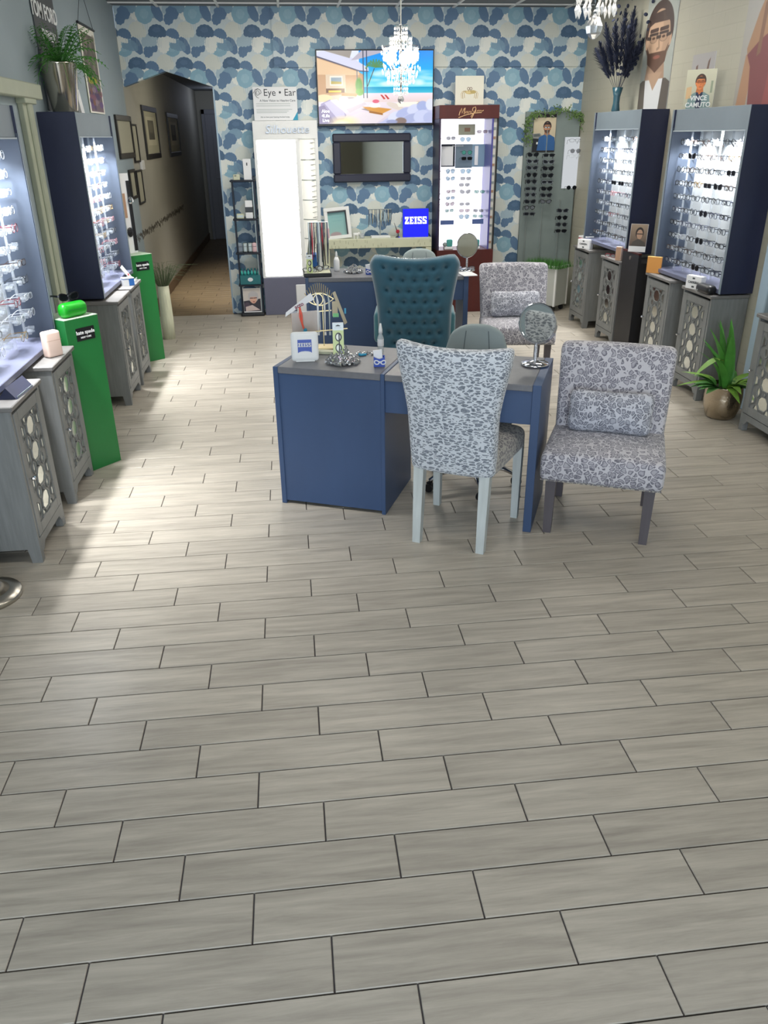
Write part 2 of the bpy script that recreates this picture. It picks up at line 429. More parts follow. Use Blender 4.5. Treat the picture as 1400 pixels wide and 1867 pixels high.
def tv_image():
    im = Im(512, 320, '#dfe6f2')
    im.grad(.36, 0, 1, .42, '#0a8cf0', '#27c4f5'); im.grad(.36, .30, 1, .50, '#1fb6f2', '#8feaf5')
    rnd = random.Random(5)
    for i in range(26): im.ell(rnd.uniform(.5, 1), rnd.uniform(.26, .46), rnd.uniform(.03, .1), rnd.uniform(.01, .035), '#e8fbff', .5, soft=9)
    im.grad(.36, .49, 1, .58, '#0f9fd0', '#54c8e0'); im.grad(.3, .575, 1, .72, '#f4e6f0', '#e9d3cf'); im.grad(.0, .70, 1, 1.01, '#efe3ea', '#d9cfe0')
    im.poly([(0, .06), (.33, .26), (.40, .33), (.40, .56), (.30, .62), (0, .62)], '#caa079')           # interior
    im.poly([(0, .1), (.36, .29), (.36, .33), (.0, .32)], '#e6c39b'); im.poly([(.07, .32), (.24, .32), (.24, .56), (.07, .56)], '#dcc6ab')
    im.poly([(.105, .34), (.215, .34), (.215, .47), (.105, .47)], '#f2e8da'); im.poly([(.115, .36), (.205, .36), (.205, .45), (.115, .45)], '#8ea2b0'); im.poly([(.115, .41), (.205, .42), (.205, .45), (.115, .45)], '#b9a650')
    im.poly([(.07, .51), (.23, .51), (.23, .57), (.07, .57)], '#6a4530'); im.poly([(.09, .535), (.2, .535), (.2, .565), (.09, .565)], '#ffcf55')
    im.poly([(0, .02), (.06, .0), (.20, 0), (.44, .23), (.44, .28), (.36, .27), (0, .08)], '#d4d6ec')     # roof slab
    im.poly([(0, .07), (.36, .265), (.44, .275), (.44, .285), (.36, .28), (0, .09)], '#4b4a66')
    im.poly([(.29, .13), (.38, .0), (.62, .0), (.34, .12)], '#b9b4c4'); im.poly([(.06, .0), (.30, .0), (.28, .10)], '#9d968f')
    for x in (.395, .425): im.line([(x, 0), (x, .64)], .007, '#26354f')
    im.line([(.34, .27), (.34, .6)], .006, '#5b6f88')
    im.ell(.355, .47, .03, .10, '#3f9a35', .9, soft=6); im.ell(.36, .56, .035, .05, '#57ac3a', .9, soft=5)
    im.line([(.43, .48), (.455, .38), (.49, .24)], .006, '#4a3f30')
    for a in range(9):
        t = -2.9+a*.36; im.line([(.50, .22), (.50+.07*math.cos(t), .20+.10*math.sin(t)+.02), (.50+.085*math.cos(t), .26+.09*math.sin(t))], .012, '#5a8c4e', .85)
    im.poly([(.0, .62), (.3, .585), (.34, .60), (.32, .66), (.0, .70)], '#e9d0bb'); im.poly([(.21, .57), (.34, .585), (.33, .62), (.2, .61)], '#c98850')
    im.ell(.05, .64, .07, .05, '#f2dcae'); im.ell(.27, .67, .06, .045, '#8d8491'); im.ell(.22, .66, .04, .04, '#efe6ee')
    im.poly([(.02, .72), (.10, .66), (.16, .72), (.24, .88), (.20, .97), (.10, 1), (0, 1)], '#a9a0c2'); im.poly([(.05, .71), (.11, .67), (.22, .84), (.23, .92), (.16, .93)], '#cfc9ea'); im.poly([(.10, .67), (.16, .66), (.26, .82), (.23, .85)], '#efe8f0'); im.poly([(.0, .76), (.05, .74), (.13, .98), (.0, 1)], '#8f84a6')
    im.poly([(.17, .68), (.34, .64), (.40, .70), (.24, .80)], '#f6eef2'); im.poly([(.24, .80), (.40, .70), (.42, .73), (.27, .85)], '#d8cdd8')
    im.poly([(.24, .92), (.36, .84), (.62, .86), (.5, 1), (.3, 1)], '#e9dfe6'); im.poly([(.37, .80), (.47, .76), (.60, .80), (.54, .87)], '#9c8e92')
    im.poly([(.38, .765), (.52, .775), (.64, .80), (.56, .86), (.44, .82)], '#d99a45'); im.poly([(.44, .82), (.56, .86), (.56, .885), (.44, .85)], '#a46a2c')
    im.ell(.49, .75, .05, .03, '#fffdf5'); im.ell(.50, .69, .03, .025, '#e46a84')
    for x in (.54, .575): im.poly([(x, .60), (x+.015, .60), (x+.045, .655), (x+.03, .665)], '#c8403e')
    im.ell(.67, .76, .08, .04, '#e3d7cc', rot=.35); im.ell(.85, .745, .045, .035, '#c9b199', rot=-.6); im.poly([(.68, .71), (.88, .70), (.84, .76), (.7, .77)], '#fdf6e6')
    im.poly([(.56, .97), (.70, .82), (.82, .76), (1, .70), (1, 1), (.52, 1)], '#c3c9ea')
    for (x, y, rx, ry, c_, rt) in ((.66, .90, .06, .055, '#dde1f6', -.5), (.74, .85, .07, .055, '#b4bde6', -.5), (.83, .80, .06, .06, '#d6dbf4', -.5), (.91, .76, .05, .07, '#aab6e2', -.3), (.98, .74, .04, .08, '#e2e6f8', 0), (.80, .94, .08, .06, '#aeb6dc', -.4), (.90, .90, .07, .08, '#cdd4f2', -.4), (.97, .93, .05, .08, '#b9c1e6', 0), (.72, .97, .05, .05, '#8d7a72', 0), (.64, .98, .05, .03, '#9fa6cc', 0)): im.ell(x, y, rx, ry, c_, .95, rt, 3)
    im.ell(.22, .98, .10, .07, '#ffe9a8', .9, soft=26); im.ell(.20, 1.0, .06, .04, '#fff8dc', .9, soft=14)
    im.blur(1); return im
def portrait(w, h, bg, skin, hair, coat, shirt, specs='#3a2f2a', beard=None, car=False, bar=False, cx=.5, cy=.36, s=1.0, shade=True, wide=1.0):
    im = Im(w, h, bg)
    k = s*h/w*wide
    X = lambda v: cx+v*k
    Yy = lambda v: cy+v*s
    if shade: im.grad(0, 0, 1, 1.01, [min(1, c*1.06) for c in hx(bg)], [c*.9 for c in hx(bg)])
    if car:
        im.poly([(0, .52), (.3, .5), (.42, .58), (.42, .66), (0, .66)], '#8e8f8e'); im.poly([(.03, .53), (.28, .52), (.34, .59), (.03, .60)], '#5f6566'); im.poly([(0, .64), (.45, .66), (.45, 1), (0, 1)], '#1c2026'); im.poly([(.16, .74), (.3, .74), (.3, .80), (.16, .80)], '#e8e8e4')
    im.poly([(X(-.09), Yy(.12)), (X(.09), Yy(.12)), (X(.12), Yy(.30)), (X(-.12), Yy(.30))], [c*.85 for c in hx(skin)])
    im.poly([(X(-.13), Yy(.24)), (X(.13), Yy(.24)), (X(.30), Yy(.33)), (X(.38), Yy(.9)), (X(-.38), Yy(.9)), (X(-.30), Yy(.33))], coat)
    im.poly([(X(-.10), Yy(.24)), (X(.10), Yy(.24)), (X(.05), Yy(.8)), (X(-.05), Yy(.8))], shirt)
    im.poly([(X(-.085), Yy(.2)), (X(.085), Yy(.2)), (X(.0), Yy(.31))], [c*.9 for c in hx(skin)])
    im.ell(X(0), Yy(-.045), .155*k, .185*s, hair)
    im.ell(X(.0), Yy(0), .125*k, .18*s, skin); im.ell(X(-.125), Yy(.01), .02*k, .04*s, skin); im.ell(X(.125), Yy(.01), .02*k, .04*s, skin)
    im.poly([(X(-.13), Yy(-.08)), (X(-.10), Yy(-.16)), (X(.1), Yy(-.17)), (X(.135), Yy(-.06)), (X(.1), Yy(-.10)), (X(-.06), Yy(-.105))], hair)
    if beard:
        im.poly([(X(-.12), Yy(.03)), (X(-.09), Yy(.075)), (X(.09), Yy(.075)), (X(.12), Yy(.03)), (X(.10), Yy(.14)), (X(.0), Yy(.20)), (X(-.10), Yy(.14))], beard)
    im.poly([(X(.02), Yy(-.17)), (X(.13), Yy(-.06)), (X(.12), Yy(.10)), (X(.03), Yy(.19)), (X(.06), Yy(.0))], [c*.6 for c in hx(skin)], .22, 12)
    im.ell(X(0), Yy(.105), .040*k, .011*s, '#8f5b50', .8); im.line([(X(.005), Yy(-.01)), (X(.018), Yy(.05)), (X(-.005), Yy(.058))], .012*k, [c*.78 for c in hx(skin)])
    for q in (-.055, .055):
        im.ell(X(q), Yy(-.012), .047*k, .030*s, specs, .9 if car else .55); im.ell(X(q), Yy(-.010), .040*k, .025*s, '#aebfc8' if car else [c*.9 for c in hx(skin)])
        if not car: im.ell(X(q), Yy(-.012), .018*k, .008*s, '#3d2c25', .8); im.line([(X(q-.046), Yy(-.036)), (X(q+.046), Yy(-.036))], .011*k, specs)
        im.line([(X(q-.04), Yy(-.058)), (X(q+.04), Yy(-.06))], .016*k, hair)
    im.line([(X(-.02), Yy(-.015)), (X(.02), Yy(-.015))], .014*k, specs); im.line([(X(-.13), Yy(-.02)), (X(-.09), Yy(-.015))], .014*k, specs); im.line([(X(.13), Yy(-.02)), (X(.09), Yy(-.015))], .014*k, specs)
    if bar: im.grad(0, 0, 1, .09, '#241f22', '#241f22'); im.poly([(.78, .025), (.9, .06), (.88, .07), (.78, .045)], '#d8d8d8'); im.line([(.08, .045), (.5, .045)], .016, '#a8a8a8', .8); im.grad(0, .97, 1, 1.01, '#241f22', '#241f22')
    im.blur(1); return im
def woman_back():
    im = Im(220, 400, '#a4a6a4'); im.grad(0, 0, 1, 1.01, '#adadaa', '#a09a92')
    im.poly([(.30, 1), (.10, .62), (.22, .40), (.40, .18), (.55, 0), (1, 0), (1, 1)], '#a37d5f'); im.poly([(.42, .2), (.62, .0), (.8, 0), (.55, .3)], '#d3b98a')
    im.poly([(.05, 1), (.10, .66), (.26, .62), (.22, 1)], '#a98266'); im.poly([(.12, .66), (.30, .58), (1, .38), (1, 1), (.26, 1), (.2, .74)], '#7a4345'); im.poly([(.55, .62), (.8, .55), (.8, 1), (.5, 1)], '#8c4a49'); im.poly([(.30, .35), (.36, .32), (.34, .66), (.28, .68)], '#7f5c48')
    im.blur(2); return im
def banner_img():
    im = Im(120, 360, '#e9e6dc'); im.grad(.08, .08, .93, .98, '#5f5a4f', '#6d5c66')
    r = random.Random(2)
    for i in range(40): im.ell(r.uniform(.1, .9), r.uniform(.1, .5), r.uniform(.03, .1), r.uniform(.02, .06), r.choice(['#6d675a', '#4f4a42', '#8a8472']), .6)
    for i in range(6): im.ell(r.uniform(.3, .7), r.uniform(.56, .63), .14, .03, '#a39a2e', .8)
    for i in range(26): im.ell(r.uniform(.15, .9), r.uniform(.66, .95), r.uniform(.05, .14), r.uniform(.02, .05), r.choice(['#5c3f7d', '#7d4a5f', '#7c5136', '#43305e', '#8d7a86']), .8)
    im.blur(1); return im
def crab_img():
    im = Im(220, 220, '#e4e1d2')
    for q in (-1, 1):
        for j, (a, b, c) in enumerate(((.14, -.06, .17), (.20, -.04, .20), (.25, .0, .19))):
            im.line([(.5+q*.10, .55), (.5+q*a, .52+b*.4), (.5+q*(a+.05), .60), (.5+q*(a+.03), .60+c*.8)], .018, ['#b49a62', '#a38b58', '#c8b183'][j])
    im.ell(.5, .55, .15, .065, '#c9b277'); im.ell(.62, .54, .10, .06, '#b9a468'); im.ell(.46, .55, .08, .04, '#d7c48e')
    for x in (.46, .545): im.ell(x, .43, .048, .05, '#5a4030'); im.ell(x, .43, .032, .034, '#e4e1d2')
    im.line([(.5, .43), (.51, .43)], .015, '#5a4030'); im.line([(.46, .47), (.47, .53)], .01, '#8a7048'); im.line([(.545, .47), (.535, .53)], .01, '#8a7048')
    return im
def deer_img():
    im = Im(140, 160, '#a9a6a6'); im.poly([(.2, .35), (.28, .3), (.32, 1), (.2, 1)], '#6b544b'); im.poly([(.72, .25), (.8, .15), (.72, 1), (.6, 1)], '#6b544b'); im.ell(.46, .95, .2, .2, '#8f7a70'); im.blur(2); return im
def vince_img():
    im = portrait(220, 260, '#cfcdb6', '#e58a52', '#4e3a34', '#7e9898', '#2c3450', '#7a3a24', cy=.34, s=.98); im2 = im
    im2.poly([(.05, .45), (.22, .42), (.24, .72), (.05, .74)], '#e0b582', .8); im2.poly([(.85, .3), (.92, .3), (.92, .6), (.85, .6)], '#8f9c84', .8)
    return im2
def woman_card():
    im = Im(140, 220, '#c8bfb8'); im.poly([(.0, .55), (1, .45), (1, 1), (0, 1)], '#2a2430'); im.ell(.58, .36, .30, .26, '#b9b4b4'); im.ell(.58, .46, .2, .20, '#d8a893'); im.poly([(.3, .2), (.85, .2), (.85, .36), (.3, .38)], '#b4b0b2')
    im.line([(.4, .42), (.56, .42)], .05, '#3a3038'); im.line([(.62, .42), (.78, .41)], .05, '#3a3038'); im.ell(.2, .72, .16, .12, '#4a3a48'); im.poly([(.1, .8), (.5, .72), (.95, .95), (.1, 1)], '#cbb9b4'); im.ell(.6, .58, .06, .02, '#9c4a4a'); im.blur(1); return im
def art_img():
    im = Im(120, 200, '#b9b5a0'); im.grad(.16, .12, .84, .80, '#5d5a4e', '#4a473e'); im.ell(.5, .4, .22, .2, '#6d6a5a', .7, soft=8); im.ell(.45, .65, .25, .1, '#3e3b34', .7, soft=8); return im
def teal_frame_img():
    im = Im(160, 190, '#86b3b4'); im.grad(0, 0, 1, 1.01, '#7fb0b3', '#93b8b4'); im.ell(.35, .97, .3, .12, '#a98a8d', .8, soft=8); im.line([(.2, .25), (.8, .25)], .02, '#6f9da0', .6); im.line([(.25, .4), (.75, .4)], .02, '#6f9da0', .6); return im
def readers_img():
    im = Im(100, 260, '#c9d79a'); im.grad(0, 0, 1, .24, '#dfe9ee', '#dfe9ee'); im.poly([(.3, .09), (.5, .06), (.7, .09), (.7, .11), (.3, .11)], '#20242c')
    im.ell(.52, .45, .30, .14, '#141820'); im.ell(.50, .45, .2, .1, '#eef2ea'); im.ell(.52, .80, .30, .14, '#141820'); im.ell(.50, .80, .2, .1, '#eef2ea'); im.line([(.58, .36), (.58, .95)], .10, '#0f131a'); im.line([(.2, .16), (.8, .16)], .02, '#7f8a94', .7); return im
def people_print(s):
    r = random.Random(s)
    im = Im(140, 180, '#8c7765'); im.grad(0, 0, 1, 1.01, '#a18d77', '#5b4a40'); im.ell(.55, .40, .24, .26, '#2c231f'); im.ell(.56, .46, .18, .22, '#b38f76'); im.line([(.40, .44), (.72, .44)], .05, '#241d1a'); im.poly([(.2, .8), (.5, .66), (.9, .8), (1, 1), (.1, 1)], '#4c4640'); im.blur(1); return im
# ------------------------------------------------------------------ materials proper
def leopard(name, scale=30.0, sx=1.0, sz=1.0, base='#b4b2b9', ring='#62616c', mid='#8d8b96', warp=0.45, rearlike=False):
    m, nt, b = newmat(name)
    base2 = [x*.55+y*.45 for x, y in zip(hx(mid), hx(base))]
    tc = nd(nt, 'ShaderNodeTexCoord'); mp = nd(nt, 'ShaderNodeMapping'); mp.inputs['Scale'].default_value = (sx, 1.0, sz)
    L(nt, tc.outputs['Object'], mp.inputs[0])
    n = nd(nt, 'ShaderNodeTexNoise'); n.inputs['Scale'].default_value = scale*.55; n.inputs['Detail'].default_value = 2
    L(nt, mp.outputs[0], n.inputs['Vector'])
    a = nd(nt, 'ShaderNodeMix', data_type='RGBA', blend_type='LINEAR_LIGHT'); a.inputs[0].default_value = warp/scale*1.6
    L(nt, mp.outputs[0], a.inputs[6]); L(nt, n.outputs['Color'], a.inputs[7])
    v = nd(nt, 'ShaderNodeTexVoronoi', feature='DISTANCE_TO_EDGE'); v.inputs['Scale'].default_value = scale; L(nt, a.outputs[2], v.inputs['Vector'])
    v1 = nd(nt, 'ShaderNodeTexVoronoi', feature='F1'); v1.inputs['Scale'].default_value = scale; L(nt, a.outputs[2], v1.inputs['Vector'])
    n3 = nd(nt, 'ShaderNodeTexNoise'); n3.inputs['Scale'].default_value = scale*1.7; n3.inputs['Detail'].default_value = 1; L(nt, mp.outputs[0], n3.inputs['Vector'])
    v.inputs['Randomness'].default_value = .85; v1.inputs['Randomness'].default_value = .85
    def M2(op, x, y):
        q = nd(nt, 'ShaderNodeMath', operation=op)
        for i, z in enumerate((x, y)):
            if isinstance(z, (int, float)): q.inputs[i].default_value = z
            else: L(nt, z, q.inputs[i])
        return q.outputs[0]
    jit = M2('MULTIPLY', M2('SUBTRACT', n3.outputs[0], 0.5), 0.20 if not rearlike else 0.42)
    rnd_ = M2('MULTIPLY', M2('MAXIMUM', M2('SUBTRACT', v1.outputs['Distance'], .47 if not rearlike else .58), 0.0), -.50)
    d = M2('ADD', M2('ADD', v.outputs['Distance'], rnd_), jit)
    r = nd(nt, 'ShaderNodeValToRGB'); e = r.color_ramp.elements
    if rearlike: st = [(0.0, base), (0.11, base), (0.16, ring), (0.34, mid), (0.44, ring)]
    else: st = [(0.0, base), (0.04, base), (0.075, ring), (0.15, ring), (0.21, mid), (0.33, base2), (0.6, base2)]
    e[0].position = st[0][0]; e[0].color = lin(st[0][1]); e[1].position = st[1][0]; e[1].color = lin(st[1][1])
    for p, c in st[2:]:
        q = e.new(p); q.color = lin(c)
    L(nt, d, r.inputs[0]); L(nt, r.outputs[0], b.inputs['Base Color'])
    b.inputs['Roughness'].default_value = .85; b.inputs['Sheen Weight'].default_value = .25
    w = nd(nt, 'ShaderNodeTexNoise'); w.inputs['Scale'].default_value = 400; L(nt, tc.outputs['Object'], w.inputs['Vector'])
    bp = nd(nt, 'ShaderNodeBump'); bp.inputs['Strength'].default_value = .15; bp.inputs['Distance'].default_value = .002
    L(nt, w.outputs[0], bp.inputs['Height']); L(nt, bp.outputs[0], b.inputs['Normal'])
    return m
def plankmat(name, c0, c1, rough=.36, tint=None):
    m, nt, b = newmat(name)
    tc = nd(nt, 'ShaderNodeTexCoord'); oi = nd(nt, 'ShaderNodeObjectInfo'); g = nd(nt, 'ShaderNodeNewGeometry')
    ad = nd(nt, 'ShaderNodeMath', operation='ADD'); L(nt, oi.outputs['Random'], ad.inputs[0]); L(nt, g.outputs['Random Per Island'], ad.inputs[1])
    fr = nd(nt, 'ShaderNodeMath', operation='FRACT'); L(nt, ad.outputs[0], fr.inputs[0])
    cm = nd(nt, 'ShaderNodeCombineXYZ'); mu = nd(nt, 'ShaderNodeMath', operation='MULTIPLY'); mu.inputs[1].default_value = 37.0
    L(nt, fr.outputs[0], mu.inputs[0]); L(nt, mu.outputs[0], cm.inputs[2])
    va = nd(nt, 'ShaderNodeVectorMath', operation='ADD'); L(nt, g.outputs['Position'], va.inputs[0]); L(nt, cm.outputs[0], va.inputs[1])
    mp = nd(nt, 'ShaderNodeMapping'); mp.inputs['Scale'].default_value = (.75, 9.0, 1.0); L(nt, va.outputs[0], mp.inputs[0])
    n = nd(nt, 'ShaderNodeTexNoise'); n.inputs['Scale'].default_value = 3.4; n.inputs['Detail'].default_value = 9; n.inputs['Roughness'].default_value = .66; n.inputs['Distortion'].default_value = .35; L(nt, mp.outputs[0], n.inputs['Vector'])
    r = nd(nt, 'ShaderNodeValToRGB'); e = r.color_ramp.elements; e[0].position = .30; e[0].color = lin(c0); e[1].position = .66; e[1].color = lin(c1)
    L(nt, n.outputs[0], r.inputs[0])
    rr = nd(nt, 'ShaderNodeMapRange'); rr.inputs[3].default_value = .94; rr.inputs[4].default_value = 1.05; L(nt, fr.outputs[0], rr.inputs[0])
    mx = nd(nt, 'ShaderNodeMix', data_type='RGBA', blend_type='MULTIPLY'); mx.inputs[0].default_value = 1
    L(nt, r.outputs[0], mx.inputs[6]); L(nt, rr.outputs[0], mx.inputs[7]); L(nt, mx.outputs[2], b.inputs['Base Color'])
    b.inputs['Roughness'].default_value = rough; b.inputs['Specular IOR Level'].default_value = .4
    bp = nd(nt, 'ShaderNodeBump'); bp.inputs['Strength'].default_value = .12; bp.inputs['Distance'].default_value = .003
    L(nt, n.outputs[0], bp.inputs['Height']); L(nt, bp.outputs[0], b.inputs['Normal'])
    return m
def brickwall(name):
    m, nt, b = newmat(name)
    tc = nd(nt, 'ShaderNodeTexCoord'); sp = nd(nt, 'ShaderNodeSeparateXYZ'); L(nt, tc.outputs['Object'], sp.inputs[0])
    cm = nd(nt, 'ShaderNodeCombineXYZ'); L(nt, sp.outputs[1], cm.inputs[0]); L(nt, sp.outputs[2], cm.inputs[1])
    br = nd(nt, 'ShaderNodeTexBrick'); br.inputs['Scale'].default_value = 1.0; br.inputs['Brick Width'].default_value = .40; br.inputs['Row Height'].default_value = .10
    br.inputs['Mortar Size'].default_value = .007; br.inputs['Mortar Smooth'].default_value = .6
    br.inputs['Color1'].default_value = lin('#b0ad9d'); br.inputs['Color2'].default_value = lin('#adaa9a'); br.inputs['Mortar'].default_value = lin('#aba898')
    L(nt, cm.outputs[0], br.inputs['Vector']); L(nt, br.outputs['Color'], b.inputs['Base Color'])
    n = nd(nt, 'ShaderNodeTexNoise'); n.inputs['Scale'].default_value = 14; L(nt, tc.outputs['Object'], n.inputs['Vector'])
    ad = nd(nt, 'ShaderNodeMath', operation='MULTIPLY_ADD'); ad.inputs[1].default_value = -.6; L(nt, br.outputs['Fac'], ad.inputs[0]); L(nt, n.outputs[0], ad.inputs[2])
    bp = nd(nt, 'ShaderNodeBump'); bp.inputs['Strength'].default_value = .14; bp.inputs['Distance'].default_value = .005; L(nt, ad.outputs[0], bp.inputs['Height']); L(nt, bp.outputs[0], b.inputs['Normal'])
    b.inputs['Roughness'].default_value = .55
    return m
G = {}
G['plank'] = plankmat('floor_plank', '#979085', '#bab2a5')
G['grout'] = mat('grout', '#4a4648', .9)
G['wall_left'] = mat('painted_wall', '#95a3aa', .7, var=.03, scale=3, bump=.1, bscale=120)
G['wall_hall'] = mat('hall_wall', '#a5a399', .7, var=.03, scale=3)
G['wall_right'] = brickwall('painted_brick')
G['wall_front'] = mat('front_wall', '#767060', .7, var=.03)
G['ceiling'] = mat('ceiling_board', '#70757a', .9, var=.04, bump=.2, bscale=200)
G['white'] = mat('white_paint', '#e4e5e4', .45); G['offwhite'] = mat('offwhite_trim', '#aab09c', .5, var=.05)
G['liner'] = mat('navy_lit_side', '#424c5c', .5, var=.06, scale=4); G['navy'] = mat('navy_laminate', '#222844', .42, var=.16, scale=5, stretch=(1,1,.3), bump=.03, bscale=200)  # liner is a paler copy of navy, LED light put into its colour
G['navy_in'] = mat('blue_laminate_inner', '#465578', .45, var=.06, scale=4)
G['slate'] = mat('slate_laminate', '#7c8891', .45, var=.05, scale=5)
G['ledge'] = mat('ledge_laminate', '#666a80', .4, var=.05, scale=6)
G['edge'] = mat('pale_edge_band', '#aab4bd', .4)
G['backlit'] = mat('white_back_panel', '#a8adb0', .5)
G['sign_metal'] = mat('brushed_letter_metal', '#8f9296', .3, .9); G['led'] = emis('led_disc', '#f4f8ff', 9)
G['acrylic'] = clear('clear_acrylic', '#cfd7de', .24, .08)
G['clip'] = clear('clear_clip', '#c4ccd4', .24, .07)
G['woodgrey'] = mat('weathered_grey_wood', '#7b7d7c', .55, var=.14, scale=9, stretch=(1,6,.6), bump=.15, bscale=25)
G['woodtop'] = mat('weathered_grey_top', '#747270', .45, var=.12, scale=9, stretch=(5,1,1), bump=.1, bscale=25)
G['mirror'] = mat('mirror_glass', '#e8ecea', .03, 1.0)
G['mirror_soft'] = mat('antiqued_mirror', '#d8dcd6', .12, 1.0)
G['chrome'] = mat('chrome', '#d9dade', .08, 1.0); G['steel'] = mat('brushed_steel', '#bdb8ae', .28, 1.0)
G['silverpot'] = mat('hammered_silver', '#b9ac98', .22, 1.0, bump=.5, bscale=70)
G['green'] = mat('green_gloss', '#1c7236', .45, var=.03); G['green_top'] = mat('pale_green_top', '#b9cfb4', .5); G['green_case'] = mat('bright_green_case', '#15951f', .35)
G['black'] = mat('black_plastic', '#15161a', .35); G['blackmat'] = mat('black_wood', '#1a191c', .5, var=.15, scale=6, stretch=(1,1,.2))
G['deskblue'] = mat('desk_blue_laminate', '#394f73', .42, var=.07, scale=5, stretch=(1,1,.35)); G['deskdark'] = mat('desk_kneehole', '#454754', .5, var=.08)
G['desktop'] = mat('desk_top_grey', '#6e6f74', .38, var=.08, scale=40)
G['leo'] = leopard('leopard_fabric', 34, base='#c4c2c8', ring='#6c6b76', mid='#96949e'); G['leo_pillow'] = leopard('leopard_pillow_fabric', 37, base='#c4c6cf', ring='#666875', mid='#8f929e'); G['leo_rear'] = leopard('leopard_back_fabric', 62, .52, 1.25, base='#d0d5dc', ring='#606873', mid='#8d94a0', warp=.6, rearlike=True)
G['leo_seat'] = leopard('leopard_seat_fabric', 42, 1, 1, base='#a8a49c', ring='#5e5a5e', mid='#807c7e', rearlike=True)
G['palewood'] = mat('washed_wood_leg', '#c0c6c5', .5, var=.13, scale=12, stretch=(3,3,.4)); G['darkwood'] = mat('dark_grey_wood_leg', '#575257', .5, var=.12, scale=10, stretch=(3,3,.4)); G['brownwood'] = mat('brown_wood_leg', '#40302c', .45)
G['teal'] = mat('teal_velvet', '#1a556b', .7, var=.10, scale=6, sheen=.6); G['teal_lt'] = mat('teal_seat_velvet', '#3a7480', .7, sheen=.5); G['tuft'] = mat('teal_tuft_button', '#123f50', .7); G['nail'] = mat('nailhead', '#c3c8c8', .25, 1.0)
G['greyup'] = mat('grey_upholstery', '#94a1a3', .75, var=.04, bump=.1, bscale=300); G['seam'] = mat('grey_seam', '#5f6b70', .8)
G['paper'] = mat('white_card', '#e6e7e9', .6); G['cream'] = mat('cream_paint', '#c9cbb1', .5, var=.05); G['pink'] = mat('blush_box', '#e3c9bb', .6); G['orangebox'] = mat('orange_box', '#c98c46', .55, var=.05); G['redbox'] = mat('red_box', '#a8182f', .4)
G['maroon'] = mat('maroon_wood', '#4a1713', .4, var=.12, scale=5, stretch=(3,3,.4)); G['gold'] = mat('gold_wire', '#d8c79a', .3, .9); G['goldtext'] = mat('gold_lettering', '#d9b184', .4, .2)
G['zblue'] = mat('logo_blue', '#1f45a8', .4); G['zlit'] = emis('lit_blue_face', '#0a12f0', 1.6); G['white_lit'] = emis('lit_white_lettering', '#f2f6ff', 1.6); G['whitetext'] = mat('white_lettering', '#eef0f0', .6, emit='#ffffff', estr=0); G['darktext'] = mat('dark_lettering', '#3c4247', .6); G['greytext'] = mat('grey_lettering', '#7a8186', .6)
G['litpanel'] = emis('backlit_panel', '#fffdf6', 2.3); G['litmj'] = emis('backlit_case_panel', '#f4f3ff', 2.2); G['litniche'] = emis('backlit_niche', '#e6ebf0', .66)
G['bonewhite'] = mat('white_shell_column', '#e2e0d6', .4); G['glowcol'] = mat('shell_column_added_glow', '#e2e0d6', .4, emit='#f4f2ea', estr=.42); G['greygreen'] = mat('grey_green_board', '#7f8b89', .6, var=.06, scale=6); G['rail'] = mat('rail', '#a3acab', .35, .5); G['darkmet'] = mat('dark_metal', '#2b303a', .4, .6); G['greybase'] = mat('mauve_grey_base', '#67687c', .5)
G['leafg'] = mat('leaf_green', '#488a34', .55, var=.25, scale=12); G['leafl'] = mat('leaf_light_green', '#6f9a3a', .55, var=.2, scale=12); G['grass'] = mat('grass_green', '#3f7a2f', .6, var=.3, scale=20); G['vine'] = mat('vine_green', '#5f7d42', .6, var=.25, scale=14)
G['navyfeather'] = mat('navy_plume', '#2a3148', .8, var=.2, scale=10); G['vase'] = mat('teal_glass_vase', '#2d5361', .2); G['stemg'] = mat('stem', '#3a4738', .6); G['soil'] = mat('soil', '#2b2520', .9)
G['crystal'] = mat('crystal', '#ffffff', .03, 0, spec=1.0); 
def _cry():
    m, nt, b = newmat('crystal_glass')
    b.inputs['Base Color'].default_value = (1,1,1,1); b.inputs['Roughness'].default_value = .08; b.inputs['Metallic'].default_value = .35
    t = nd(nt, 'ShaderNodeBsdfTransparent'); mx = nd(nt, 'ShaderNodeMixShader'); mx.inputs[0].default_value = .55
    L(nt, t.outputs[0], mx.inputs[1]); L(nt, b.outputs[0], mx.inputs[2]); L(nt, mx.outputs[0], nt.nodes['Material Output'].inputs[0]); return m
G['crystal_lit'] = _cry(); G['crystal'] = clear('crystal_cut', '#e2e4e6', .72, .05); G['crystal'].node_tree.nodes['Principled BSDF'].inputs['Metallic'].default_value = .85
G['bulb'] = emis('bulb_glow', '#fff1da', 60)
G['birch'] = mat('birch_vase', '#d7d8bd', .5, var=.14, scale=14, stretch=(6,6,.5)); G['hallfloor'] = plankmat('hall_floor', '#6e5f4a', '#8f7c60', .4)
G['blueband'] = mat('pale_blue_edge', '#a9bfd0', .5); G['darkgrey'] = mat('dark_grey', '#3a3c42', .5); G['doorgrey'] = mat('door_grey', '#8b8d97', .5); G['frameblk'] = mat('black_frame', '#221f1c', .4); G['matte_mat'] = mat('picture_mount', '#a7a48f', .7)
G['tealbox'] = mat('teal_box', '#1d6a70', .5); G['aqua'] = mat('aqua_bottle', '#45b3ab', .3); G['bluebox'] = mat('blue_box', '#2a66b0', .5); G['coral'] = mat('coral_cord', '#e0573f', .5); G['turq'] = mat('turquoise_bead', '#2f93b8', .4); G['tan'] = mat('tan_backing', '#b08d73', .7); G['pinklt'] = mat('pale_pink', '#dcb9bd', .6)
G['glassclear'] = clear('thin_clear_plastic', '#eef4f6', .25, .05)
